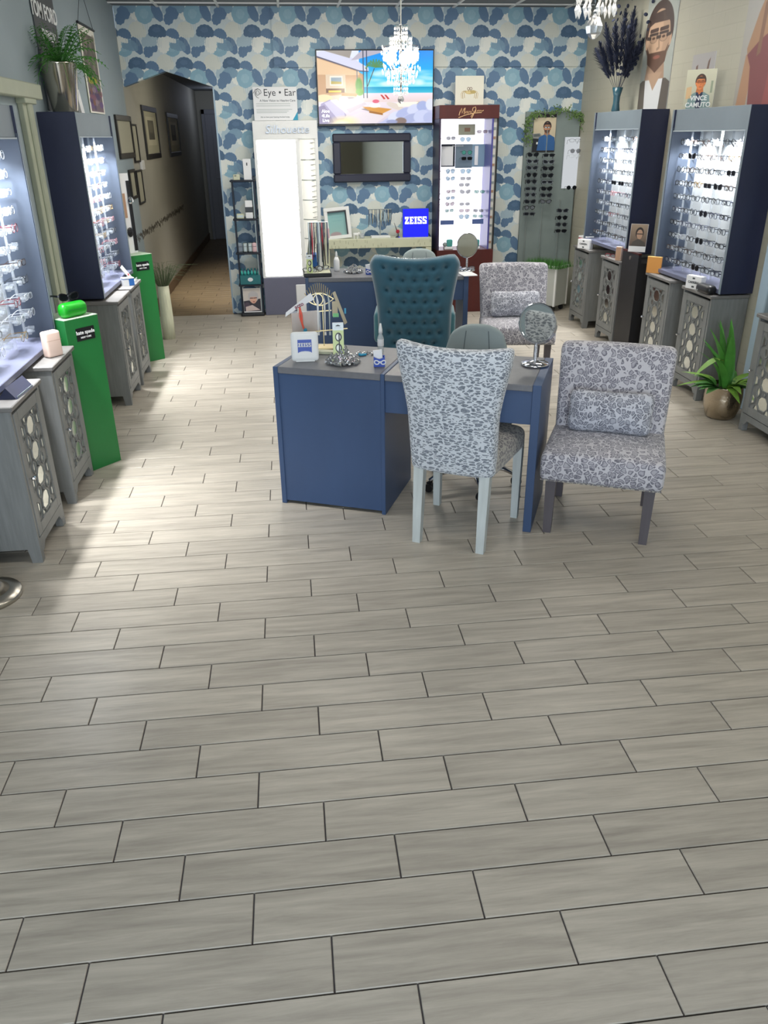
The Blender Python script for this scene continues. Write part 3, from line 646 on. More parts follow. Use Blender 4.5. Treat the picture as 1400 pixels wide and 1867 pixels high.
# eyeglass materials
G['f_black'] = mat('black_frame_acetate', '#16161c', .25); G['f_grey'] = mat('gunmetal_frame', '#4a4f56', .3, .7); G['f_brown'] = mat('tortoise_frame', '#3c2a22', .3, var=.3, scale=60); G['f_blue'] = mat('navy_frame', '#1d2440', .3); G['f_clear'] = mat('clear_frame', '#c7ccd2', .15); G['f_pink'] = mat('pink_frame', '#c58a92', .25); G['f_red'] = mat('red_frame', '#7d1f2c', .3); G['f_gold'] = mat('gold_frame', '#b8955c', .25, .9)
G['lens'] = clear('demo_lens', '#dfe8ee', .12, .03); G['sunlens'] = mat('dark_sun_lens', '#121519', .35, spec=.08); G['sunlens_blue'] = clear('blue_mirror_lens', '#3f8fb0', .55, .2); G['sunlens_grey'] = clear('grey_gradient_lens', '#6b7078', .6, .2); G['sunlens_green'] = clear('green_mirror_lens', '#3f9a8a', .55, .2); G['sunlens_rose'] = clear('rose_lens', '#9d7f8c', .55, .2)
G['wallpaper'] = imgmat('blue_leaf_wallpaper', wallpaper(), .55, rep=True)
G['tv'] = imgmat('tv_picture', tv_image(), .2, 1.0)
# ------------------------------------------------------------------ room
BS = (ROW_W, PL_L, SH, X0P, Y0P) = (0.15429, 0.6126, -0.2040, -0.6112, 1.2395)
floor = struct(obj('floor', MB().box(XL-.02, XR+.02, YF, YHALL, -0.12, -0.006).mesh('floor', G['grout'])))
def proj(p):
    q = Vector(p)-Vector((0, 0, CAMH)); x, y, z = q.dot(cr), q.dot(cd), q.dot(cf)
    return (700+F_PX*x/z, 933.5+F_PX*y/z, z) if z > .05 else None
planks = []
GAP = 0.0042
r0 = int(math.floor((YF-Y0P)/ROW_W)); r1 = int(math.ceil((YB-Y0P)/ROW_W))
r1h = int(math.ceil((YHALL-Y0P)/ROW_W))
for r in range(r0, r1h):
    y0, y1 = Y0P+r*ROW_W+GAP/2, Y0P+(r+1)*ROW_W-GAP/2
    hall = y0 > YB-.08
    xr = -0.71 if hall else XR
    y0c, y1c = max(y0, YF), y1
    xb = X0P+r*SH
    k0 = int(math.floor((XL-xb)/PL_L))
    for k in range(k0, k0+12):
        a, b2 = max(XL, xb+k*PL_L+GAP/2), min(xr, xb+(k+1)*PL_L-GAP/2)
        if b2-a < .01: continue
        full = abs(b2-a-(PL_L-GAP)) < 1e-6
        P = [proj(((a+b2)/2+sx*(b2-a)/2, y, 0)) for sx in (-1, 1) for y in (y0c, y1c)]
        area = 0
        if all(P):
            xs = [min(1400, max(0, p[0])) for p in P]; ys = [min(1867, max(0, p[1])) for p in P]
            area = (max(xs)-min(xs))*(max(ys)-min(ys))
        planks.append((area, a, b2, y0c, y1c, full))
planks.sort(key=lambda t: -t[0])
def plank_mb(mb, a, b2, y0, y1):
    c = .0018
    vs = [(a, y0, -.009), (b2, y0, -.009), (b2, y1, -.009), (a, y1, -.009), (a, y0, -c), (b2, y0, -c), (b2, y1, -c), (a, y1, -c), (a+c, y0+c, 0), (b2-c, y0+c, 0), (b2-c, y1-c, 0), (a+c, y1-c, 0)]
    fs = []
    for i in range(4):
        j = (i+1) % 4; fs.append((i, j, 4+j, 4+i)); fs.append((4+i, 4+j, 8+j, 8+i))
    fs.append((8, 9, 10, 11)); mb.add(vs, fs)
fm = MB(); plank_mb(fm, -(PL_L-GAP)/2, (PL_L-GAP)/2, -(ROW_W-GAP)/2, (ROW_W-GAP)/2); fullme = fm.mesh('plank', G['plank'])
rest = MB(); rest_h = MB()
for i, (ar, a, b2, y0, y1, full) in enumerate(planks):
    if i < 298 and ar > 0 and y0 < YB-.08:
        if full: obj('plank', fullme, floor, ((a+b2)/2, (y0+y1)/2, 0))
        else:
            m = MB(); plank_mb(m, a-(a+b2)/2, b2-(a+b2)/2, y0-(y0+y1)/2, y1-(y0+y1)/2); m.build('plank', G['plank'], floor, ((a+b2)/2, (y0+y1)/2, 0))
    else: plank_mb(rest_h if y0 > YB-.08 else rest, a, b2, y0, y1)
o = rest.build('planks', G['plank'], floor); o['kind'] = 'stuff'
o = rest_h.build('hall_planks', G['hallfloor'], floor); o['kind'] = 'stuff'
# walls
struct(obj('wall_left', MB().box(XL-.12, XL, YF, YB-.02, -.12, ZC).mesh('wall_left', G['wall_left'])))
wh = struct(obj('wall_hall', MB().box(XL-.12, XL, YB-.02, YHALL, -.12, 2.9).box(-.71+.13, -.71+.25, YB+.1, YHALL, -.12, 2.9).box(XL-.12, -.46, YHALL, YHALL+.1, -.12, 2.9).mesh('wall_hall', G['wall_hall'])))
struct(obj('ceiling_hall', MB().box(XL-.12, -.46, YB+.12, YHALL+.1, 2.7, 2.9).mesh('ceiling_hall', G['ceiling'])))
struct(obj('wall_right', MB().box(XR, XR+.12, YF, YB+.12, -.12, ZC).mesh('wall_right', G['wall_right'])))
cl = struct(obj('ceiling', MB().box(XL-.12, XR+.12, YF, YB+.12, ZC, ZC+.1).mesh('ceiling', G['ceiling'])))
for x in np.arange(-1.2, 3.3, .61): MB().box(x-.012, x+.012, YF, YB, ZC-.012, ZC).build('ceiling_bar', G['white'], cl)
for y in np.arange(-1.6, 9.6, 1.22): MB().box(XL, XR, y-.012, y+.012, ZC-.014, ZC-.002).build('ceiling_bar', G['white'], cl)
for q in FILL_LAMPS: MB().box(q[0]-.58, q[0]+.58, q[1]-.28, q[1]+.28, ZC-.03, ZC-.001).build('added_fill_panel', emis('fill_panel_glow', '#fffaf0', 2.0) if 'fill_panel_glow' not in bpy.data.materials else bpy.data.materials['fill_panel_glow'], cl)  # unseen glowing panels added to go with the ceiling fill lamps
# wallpapered back wall with the clipped-corner opening to the hall
outline = [(-.71, -.12), (XR+.12, -.12), (XR+.12, ZC), (XL-.0, ZC), (XL, 2.376), (-1.193, 2.520), (-.712, 2.371)]
WPU, WPV = .484, .583
wpuv = lambda p: ((p.x+2.2-.245)/WPU+.0, (p.z-2.585)/WPV)
wb = MB().prism(outline, YB, YB+.12, 'y').build('wall_back', G['wallpaper'], None, uvf=wpuv); struct(wb)
MB().box(-.06, XR, YB-.018, YB, 2.55, ZC).build('wall_step', G['wallpaper'], wb, uvf=wpuv)
MB().box(-.722, -.706, YB-.006, YB+.1, 0, 2.37).build('corner_bead', G['blueband'], wb)
# front wall with the shop window behind the camera
WX0, WX1, WZ0, WZ1 = -1.5, 1.0, .35, 2.65
fw = struct(obj('wall_front', MB().box(XL-.12, WX0, YF-.12, YF, -.12, ZC).box(WX1, XR+.12, YF-.12, YF, -.12, ZC).box(WX0, WX1, YF-.12, YF, -.12, WZ0).box(WX0, WX1, YF-.12, YF, WZ1, ZC).mesh('wall_front', G['wall_front'])))
w1 = struct(obj('window_1', MB().box(WX0, WX0+.05, YF-.1, YF-.02, WZ0, WZ1).box(WX1-.05, WX1, YF-.1, YF-.02, WZ0, WZ1).box(WX0, WX1, YF-.1, YF-.02, WZ0, WZ0+.05).box(WX0, WX1, YF-.1, YF-.02, WZ1-.05, WZ1).box(-.275, -.225, YF-.1, YF-.02, WZ0, WZ1).mesh('window_1', G['steel'])))
MB().box(WX0+.05, -.275, YF-.065, YF-.055, WZ0+.05, WZ1-.05).build('pane', G['glassclear'], w1); MB().box(-.225, WX1-.05, YF-.065, YF-.055, WZ0+.05, WZ1-.05).build('pane', G['glassclear'], w1)
# hall: baseboard, stencilled band, end door, thermostat, pictures
bb = struct(obj('baseboard_hall', MB().box(XL, XL+.015, YB+.2, YHALL, 0, .13, .003).mesh('baseboard_hall', mat('hall_baseboard', '#6b5540', .5))))
band = MB(); rr = random.Random(9)
for i in range(150):
    y = 9.15+i*.03; z = .905+rr.uniform(-.03, .03); s = rr.uniform(.012, .03)
    pts = [(y+s*math.cos(a)*rr.uniform(.6, 1.2), z+s*math.sin(a)*rr.uniform(.6, 1.3)) for a in [k*PI/3 for k in range(6)]]
    band.prism(pts, XL, XL+.002, 'x')
tr = struct(band.build('trim_stencil', mat('stencil_dark', '#4b463d', .7)))
d1 = struct(obj('door_1', MB().box(-1.50, -.86, YHALL-.05, YHALL-.01, .01, 2.30, .004).mesh('door_1', G['doorgrey'])))
MB().box(-1.56, -1.50, YHALL-.06, YHALL-.005, 0, 2.38, .003).box(-.86, -.80, YHALL-.06, YHALL-.005, 0, 2.38, .003).box(-1.56, -.80, YHALL-.06, YHALL-.005, 2.30, 2.38, .003).build('door_frame', G['doorgrey'], d1)
for z0, z1 in ((.25, 1.0), (1.15, 2.1)): MB().box(-1.38, -.98, YHALL-.058, YHALL-.05, z0, z1, .006).build('door_panel', G['doorgrey'], d1)
MB().box(-1.0, -.90, YHALL-.10, YHALL-.085, 1.02, 1.045, .004).tube([(-.9, YHALL-.05, 1.03), (-.9, YHALL-.1, 1.03)], .02, 8).build('door_handle', G['chrome'], d1)
MB().tube([(-.93, YHALL-.05, 1.55), (-.93, YHALL-.07, 1.55)], .05, 12).build('door_plaque', G['white'], d1)
def picture(label, y, z, w, h, fw_=.045, art=True, group=None):
    t = thing('framed_picture', label, 'picture', (XL, y, z), group=group)
    MB().box(0, .022, -w/2, w/2, 0, fw_, .003).box(0, .022, -w/2, w/2, h-fw_, h, .003).box(0, .022, -w/2, -w/2+fw_, fw_, h-fw_, .003).box(0, .022, w/2-fw_, w/2, fw_, h-fw_, .003).build('frame', G['frameblk'], t)
    MB().box(.002, .010, -w/2+fw_, w/2-fw_, fw_, h-fw_).build('mount', G['matte_mat'], t)
    if art:
        b = MB(); ww, hh = w-2*fw_, h-2*fw_; x0, x1, z0, z1 = -ww*.34, ww*.34, fw_+hh*.2, fw_+hh*.88
        b.add([(.0112, x0, z0), (.0112, x1, z0), (.0112, x1, z1), (.0112, x0, z1)], [(0,1,2,3)]); b.build('print', ARTM, t, uvf=lambda p: ((p.y-x0)/(x1-x0), (p.z-z0)/(z1-z0)))
    return t
ARTM = imgmat('sepia_print', art_img(), .6)
picture('black framed picture with pale mount nearest the display with the fern pot', 9.30, 1.70, .86, .40, .05, False)
picture('thin black framed picture directly behind the nearest hall picture', 9.86, 1.645, .34, .385, .02, False)
picture('tall black framed sepia print, middle of the hall wall', 11.15, 1.655, 1.15, .585, .06)
picture('black framed sepia print farthest down the hall wall', 13.35, 1.64, 1.25, .575, .06)
picture('small black framed picture below the nearest hall picture', 9.38, 1.30, .34, .29, .03, False)
picture('thin framed picture beside the small one, below the light switch box', 9.82, 1.22, .36, .35, .02, False)
t = tag(MB().box(XL, XL+.03, 10.02, 10.2, 1.56, 1.66, .006).build('thermostat', G['white'], None), 'small white thermostat box on the hall wall', 'thermostat')
# trims between the wall displays
struct(obj('trim_1', MB().box(XL, XL+.05, 5.83, 5.93, 0, 2.12, .008).box(XL, XL+.035, 5.76, 5.83, 0, 2.10, .004).box(XL, XL+.07, 4.9, 6.12, 2.12, 2.21, .006).box(XL, XL+.06, 5.74, 5.99, 2.09, 2.13, .004).mesh('trim_1', G['offwhite'])))
struct(obj('trim_2', MB().box(XR-.05, XR, 5.30, 5.41, 0, 2.6, .006).mesh('trim_2', G['blueband'])))
# ------------------------------------------------------------------ eyeglasses
def rim_pts(style, cx, w, h, n=14):
    pts = []
    for i in range(n):
        a = 2*PI*i/n; c, s = math.cos(a), math.sin(a)
        e = {'rect': .55, 'round': 1.0, 'cat': .75, 'aviator': .85}[style]
        x = math.copysign(abs(c)**e, c)*w/2; z = math.copysign(abs(s)**e, s)*h/2
        if style == 'cat': z += .18*h*(x/(w/2))*(1 if cx > 0 else -1)*(1 if s > 0 else .2)
        if style == 'aviator' and s < 0: x *= .82; z *= 1.12
        pts.append((cx+x, 0, z))
    return pts
SZ = {'rect': (.052, .032), 'round': (.046, .043), 'cat': (.053, .038), 'aviator': (.056, .046)}
GL = {}
def glasses_proto(style, fm_, lm, r=.0019, sun=False):
    key = (style, fm_, lm, r)
    if key in GL: return GL[key]
    w, h = SZ[style]; mb = MB(); cx = .033
    for q in (-1, 1): mb.tube(rim_pts(style, q*cx, w, h), r, 4, closed=True)
    mb.tube([(-cx+w/2-.002, 0, .004), (-.004, -.003, .009), (.004, -.003, .009), (cx-w/2+.002, 0, .004)], r, 4)
    fr = mb.mesh('frame_front', G[fm_])
    ls = []
    for q in (-1, 1):
        m = MB(); p = rim_pts(style, q*cx, w, h); n = len(p)
        m.add([(x, .0006, z) for x, y, z in p]+[(x, -.0006, z) for x, y, z in p], [tuple(range(n)), tuple(range(2*n-1, n-1, -1))]); ls.append(m.mesh('lens', G[lm]))
    ts = []
    for q in (-1, 1):
        m = MB(); x = q*(cx+w/2)
        m.tube([(x-q*.002, 0, h*.22), (x+q*.006, .004, h*.22), (x+q*.006, .05, h*.22-.002), (x+q*.003, .095, h*.2-.006), (x, .118, h*.2-.022), (x-q*.002, .134, h*.2-.042)], [r*1.1, r*1.1, r, r*.9, r*1.1, r*1.2], 4, flat=1.6); ts.append(m.mesh('temple', G[fm_]))
    GL[key] = (fr, ls, ts); return GL[key]
def place_glasses(style, fm_, lm, loc, rz, label, group, sun=False, r=.0019, tilt=0.0):
    fr, ls, ts = glasses_proto(style, fm_, lm, r)
    t = thing('sunglasses' if sun else 'eyeglasses', label, 'sunglasses' if sun else 'eyeglasses', loc, group=group, rot=(tilt, 0, rz))
    obj('frame_front', fr, t)
    for m in ls: obj('lens', m, t)
    for m in ts: obj('temple', m, t)
    return t
ORD = ['top', 'second', 'third', 'fourth', 'fifth', 'sixth', 'seventh', 'eighth', 'ninth', 'tenth', 'eleventh', 'twelfth']
NTH = ['first', 'second', 'third', 'fourth', 'fifth', 'sixth', 'seventh']
# ------------------------------------------------------------------ lit wall displays
def clip_mesh():
    m = MB()
    for q in (-1, 1):
        m.box(q*.004, q*.022, -.038, -.004, -.004, .004, .001, Matrix.Rotation(q*.5, 4, 'Y'))
        m.box(q*.020, q*.034, -.034, -.014, -.022, .006, .002)
    m.box(-.013, .013, -.018, .004, -.012, .014, .003)
    m.box(-.005, .005, -.046, -.010, .004, .020, .002)
    return m.mesh('clip', G['clip'])
CLIP = clip_mesh()
def display(name_label, loc, rz, w, D, z0, z1, rods, rows, gdesc, styles, dens, backm='backlit', lamp_w=14.0, group_g=None, rowz=None, nlamp=3):
    t = thing('eyewear_display', name_label, 'display', loc, rz, 'lit wall displays of eyewear')
    th = .028
    for q in (-1, 1):
        MB().box(q*w/2, q*(w/2-th), -D, 0, z0, z1, .003).build('side_panel', G['navy'], t)
        MB().box(q*w/2, q*(w/2-th*.9), -D-.003, -D, z0, z1).build('edge_band', G['slate'], t)
        MB().box(q*(w/2-th), q*(w/2-th-.003), -D+.001, -.012, z0+.03, z1-.13).build('liner', G['liner'], t)  # plate added so the inner face of the navy side looks LED-lit
    MB().box(-w/2+th, w/2-th, -D+.012, -D+.03, z1-.15, z1, .002).build('header', G['slate'], t)
    MB().box(-w/2+th, w/2-th, -D+.004, -D+.034, z1-.158, z1-.15, .001).build('light_rail', G['edge'], t)
    MB().box(-w/2+th, w/2-th, -D+.0305, 0, z1-.02, z1-.0005).build('top_panel', G['slate'], t)
    MB().box(-w/2+th, w/2-th, -D+.03, -.012, z1-.135, z1-.125).build('soffit', G['slate'], t)
    MB().box(-w/2+th, w/2-th, -.012, 0, z0, z1-.02).build('back_panel', G[backm], t)
    MB().box(-w/2+th, w/2-th, -D-.002, -.012, z0, z0+.032, .003).build('ledge', G['ledge'], t)
    for i in range(nlamp):
        x = -w/2+w*(i+.5)/nlamp
        sp = MB().tube([(x, -D*.52, z1-.137), (x, -D*.52, z1-.150)], .045, 16).build('spot_light', G['led'], t)
        MB().lathe([(.047, z1-.152), (.054, z1-.150), (.054, z1-.135), (.047, z1-.135)], 18, x, -D*.52, cap=False).build('ring', G['chrome'], sp)
        lamp('display_led', 'AREA', (x, -D*.52, z1-.158), lamp_w, (.98, .99, 1.0), .08, None, (0, 0, 0), parent=t, spread=1.9)
    zr = rowz or [z0+.10+(z1-.235-z0-.10)*k/(rows-1) for k in range(rows)][::-1]
    rodm = MB().box(-.007, .007, -.007, .007, z0+.032, z1-.136, .002).mesh('rod', G['acrylic'])
    rnd = random.Random(len(gdesc)*7)
    n = 0
    yr = -D*.46
    for i in range(rods):
        x = -w/2+th+(w-2*th)*(i+.5)/rods
        rd = obj('rod', rodm, t, (x, yr, 0))
        for k, z in enumerate(zr):
            obj('clip', CLIP, rd, (0, -.012, z))
            st = styles(i, k, rnd)
            if st is None: continue
            style, fm_, lm, sun, r, txt = st
            g = place_glasses(style, fm_, lm, t.matrix_basis @ Vector((x, yr-.058, z+.004)), rz+rnd.uniform(-.05, .05), '%s, %s row, %s rod from back wall, %s' % (txt, ORD[k], NTH[i if rz < 0 else rods-1-i], gdesc), group_g, sun, r)
    return t
def wline(o): return o
FR = [('f_black', 'black'), ('f_grey', 'gunmetal'), ('f_brown', 'tortoise'), ('f_blue', 'navy'), ('f_clear', 'clear'), ('f_gold', 'gold'), ('f_pink', 'pink'), ('f_red', 'red')]
def pick(rnd, wts):
    r = rnd.random()*sum(wts)
    for f, w in zip(FR, wts):
        r -= w
        if r <= 0: return f
    return FR[0]
def style_right(near):
    def f(i, k, rnd):
        st = rnd.choice(['rect', 'rect', 'round', 'cat'])
        sunset = {(1, 1), (3, 3), (4, 3), (3, 5), (3, 7), (3, 9), (5, 2)} if near else {(2, 4), (3, 4)}
        if (i, k) in sunset: return (st, 'f_black', 'sunlens', True, .0026, 'dark-lensed sunglasses')
        c = pick(rnd, [7, 4, 2, 2.5, .6, .4, .3, .4])
        return (st, c[0], 'lens', False, rnd.choice([.0019, .0024, .0029]), c[1]+' eyeglasses')
    return f
def style_left(i, k, rnd):
    st = rnd.choice(['rect', 'round', 'cat'])
    c = pick(rnd, [.7, .9, .6, .5, 6, .8, 1.6, .8])
    if rnd.random() < .25: return None
    return (st, c[0], 'lens', False, .0016, c[1]+' eyeglasses')
# hallway-side wall: local -Y faces +X
LROWS = 11
display('navy lit display under the fern pot on the hallway-side wall', (XL, 6.772, 0), PI/2, 1.236, .25, .815, 2.052, 6, LROWS, 'display under fern pot', style_left, 1, group_g='eyeglasses in the display under the fern pot')
display('navy lit display nearest the camera on the hallway-side wall', (XL, 4.20, 0), PI/2, 1.236, .25, .812, 2.045, 6, LROWS, 'nearest display on hallway-side wall', style_left, 1, group_g='eyeglasses in the nearest hallway-side display')
display('navy lit display under the blue plume vase on the brick wall', (XR, 7.925, 0), -PI/2, 1.15, .25, .86, 2.068, 6, 10, 'display under plume vase', style_right(False), 1, group_g='eyeglasses in the display under the plume vase', lamp_w=7.5)
display('navy lit display beside the silver plant pot on the brick wall', (XR, 6.145, 0), -PI/2, 1.17, .25, .812, 2.045, 7, 10, 'display beside silver plant pot', style_right(True), 1, group_g='eyeglasses in the display beside the silver plant pot', lamp_w=8.5)
# ------------------------------------------------------------------ mirrored cabinets
def cab_meshes():
    W, D, H = .45, .285, .80
    m = {}
    b = MB(); t = .02
    for q in (-1, 1): b.prism([(-.0, .10), (-.0, H-.024), (-D, H-.024), (-D, 0), (-D+.05, 0), (-D+.06, .075), (-.06, .075), (-.05, 0), (0, 0), (0, .1)][:9], q*W/2, q*(W/2-t), 'x')
    b.box(-W/2+t, W/2-t, -D+.03, -.002, .09, .11).box(-W/2+t, W/2-t, -.012, 0, .09, H-.024)
    m['carcass'] = b.mesh('carcass', G['woodgrey'])
    m['top'] = MB().box(-W/2-.014, W/2+.014, -D-.016, 0, H-.024, H, .004).mesh('top', G['woodtop'])
    m['apron'] = MB().prism([(-W/2+t, .05), (-W/2+.06, .05), (-W/2+.09, .082), (W/2-.09, .082), (W/2-.06, .05), (W/2-t, .05), (W/2-t, .125), (-W/2+t, .125)], -D-.001, -D+.015, 'y').mesh('apron', G['woodgrey'])
    m['foot'] = MB().box(-.022, .022, -.02, .02, 0, .05, .003).mesh('foot', G['woodgrey'])
    x0, x1, z0, z1 = -W/2+.025, W/2-.025, .13, H-.045; st = .052
    d = MB().box(x0, x0+st, -D-.004, -D+.016, z0, z1, .002).box(x1-st, x1, -D-.004, -D+.016, z0, z1, .002).box(x0+st, x1-st, -D-.004, -D+.016, z0, z0+st, .002).box(x0+st, x1-st, -D-.004, -D+.016, z1-st, z1, .002)
    d.box(x0+st-.002, x1-st+.002, -D+.004, -D+.014, z0+st-.002, z1-st+.002)
    m['door'] = d.mesh('door', G['woodgrey'])
    # fretwork rims and the mirror pieces that show through
    lx0, lx1, lz0, lz1 = x0+st, x1-st, z0+st, z1-st; cx = 0; PW = (lx1-lx0); ph = (lz1-lz0)/4
    y = -D+.003
    lat = MB(); pcs = []
    def hole(pts):
        lat.tube([(a, y-.003, b_) for a, b_ in pts], .0052, 4, closed=True, flat=.8)
        c_ = (sum(a for a, _ in pts)/len(pts), sum(b_ for _, b_ in pts)/len(pts))
        pcs.append(([(a-c_[0], b_-c_[1]) for a, b_ in pts], c_))
    hw, hh = PW*.20, ph*.36
    for k in range(4):
        zc = lz0+ph*(k+.5)
        hole([(cx-hw*.55, zc-hh), (cx+hw*.55, zc-hh), (cx+hw*1.05, zc-hh*.35), (cx+hw*.95, zc+hh*.45), (cx+hw*.45, zc+hh), (cx-hw*.45, zc+hh), (cx-hw*.95, zc+hh*.45), (cx-hw*1.05, zc-hh*.35)])
        if k < 3:
            zb = lz0+ph*(k+1)
            hole([(cx+.013*math.cos(a), zb+.013*math.sin(a)) for a in [j*PI/4 for j in range(8)]])
            for q in (-1, 1):
                xe = cx+q*PW*.235
                hole([(xe+PW*.075*math.cos(a), zb+ph*.24*math.sin(a)) for a in [j*PI/4 for j in range(8)]])
    for q in (-1, 1):
        for zb, s in ((lz0+.004, 1), (lz1-.004, -1)):
            xe = cx+q*PW*.22; pts = [(xe-PW*.10, zb), (xe+PW*.10, zb), (xe+PW*.03, zb+s*ph*.28), (xe-PW*.05, zb+s*ph*.26)]; hole(pts if s > 0 else pts[::-1])
        for k in range(4):
            zc = lz0+ph*(k+.5); xe = cx+q*PW*.44
            pts = [(cx+q*PW*.33, zc-ph*.13), (cx+q*PW*.47, zc-ph*.3), (cx+q*PW*.47, zc+ph*.3), (cx+q*PW*.33, zc+ph*.13)]; hole(pts if q > 0 else pts[::-1])
    m['lattice'] = lat.mesh('lattice', G['woodgrey'])
    m['pieces'] = []
    cache = {}
    for pts, c_ in pcs:
        key = tuple((round(a, 4), round(b_, 4)) for a, b_ in pts)
        if key not in cache:
            p2 = MB(); n = len(pts); p2.add([(a, 0, b_) for a, b_ in pts]+[(a, .003, b_) for a, b_ in pts], [tuple(range(n)), tuple(range(2*n-1, n-1, -1))]+[(i, i+n, (i+1) % n+n, (i+1) % n) for i in range(n)]); cache[key] = p2.mesh('mirror_inset', G['mirror_soft'])
        m['pieces'].append((cache[key], (c_[0], y-.002, c_[1])))
    m['knob'] = MB().tube([(x0+.022, -D-.004, .43), (x0+.022, -D-.016, .43)], .005, 8).ball((x0+.022, -D-.024, .43), .012, 10, 6).mesh('knob', G['chrome'])
    m['dims'] = (W, D, H)
    return m
CB = cab_meshes()
def cabinet(x, y, rz, label):
    t = thing('mirrored_cabinet', label, 'cabinet', (x, y, 0), rz, 'grey mirrored cabinets')
    W, D, H = CB['dims']
    for k in ('carcass', 'top', 'apron'): obj(k, CB[k], t)
    for q in (-1, 1):
        for yy in (-D+.021, -.022): obj('foot', CB['foot'], t, (q*(W/2-.023), yy, 0))
    d = obj('door', CB['door'], t)
    obj('lattice', CB['lattice'], d); obj('knob', CB['knob'], d)
    for me, c in CB['pieces']: obj('mirror_inset', me, d, c)
    return t
cx_ = -1.292+.285
for y, l in ((3.805, 'grey cabinet with mirrored lattice door, nearest the camera below the hallway-side display'),
             (4.505, 'grey mirrored cabinet with a blush box, beside the nearer green pedestal'),
             (6.35, 'grey mirrored cabinet below the near end of the fern display'),
             (6.905, 'grey mirrored cabinet carrying the small blue box, by the farther green pedestal')):
    cabinet(-1.30-.285, y, PI/2, l)
for y, l in ((8.40, 'grey mirrored cabinet carrying red and white boxes, beside the grass planter'),
             (7.58, 'grey mirrored cabinet carrying open glasses, beside the black pedestal'),
             (6.505, 'grey mirrored cabinet carrying the orange box'),
             (5.815, 'grey mirrored cabinet carrying the white box and black case'),
             (4.72, 'grey mirrored cabinet cut by the frame edge, in front of the silver pot')):
    cabinet(XR-.005, y, -PI/2, l) if y != 4.72 else cabinet(XR+.0-.005, y, -PI/2, l)
# ------------------------------------------------------------------ desks
def desk(label, loc, rz):
    t = thing('desk', label, 'desk', loc, rz, 'blue laminate desks')
    D, H, PW, W = .545, .79, .615, 1.405       # local: front edge y=0, depth +y
    b = MB().box(0, .028, 0, D, 0, H, .002); b.build('side_panel', G['deskblue'], t)
    MB().box(.028, PW-.022, .006, .024, .02, H-.035).build('front_panel', G['deskblue'], t)
    MB().box(PW-.022, PW, 0, D-.01, 0, H-.0, .002).build('divider_panel', G['deskblue'], t)
    MB().box(.028, PW-.022, D-.03, D-.012, .02, H-.035).build('rear_panel', G['deskblue'], t)
    MB().box(.028, PW-.022, .024, D-.03, .05, .07).build('pedestal_floor', G['deskdark'], t)
    MB().box(W-.042, W, 0, D, 0, H, .002).build('side_panel', G['deskblue'], t)
    MB().box(.028, PW-.0225, -.001, D, H-.034, H+.001, .003).build('top', G['desktop'], t)
    MB().box(PW+.001, W-.0425, -.001, D, H-.034, H-.001, .003).build('top', G['desktop'], t)
    MB().box(PW, W-.042, .012, .03, H-.205, H-.035, .001).build('apron', G['deskblue'], t)
    MB().box(PW, W-.042, .03, D-.06, H-.20, H-.19).build('drawer_bottom', G['deskdark'], t)
    return t
D1 = ((-.130, 4.130, 0), math.radians(-23.3)); D2 = ((.110, 6.985, 0), math.radians(-4.6))
desk('blue desk with grey top in front, holding the white logo sign', *D1)
desk('blue desk with grey top behind the teal tufted chair', *D2)
def on(d, x, y, z=.792):
    (ox, oy, _), a = d
    return (ox+x*math.cos(a)-y*math.sin(a), oy+x*math.sin(a)+y*math.cos(a), z)
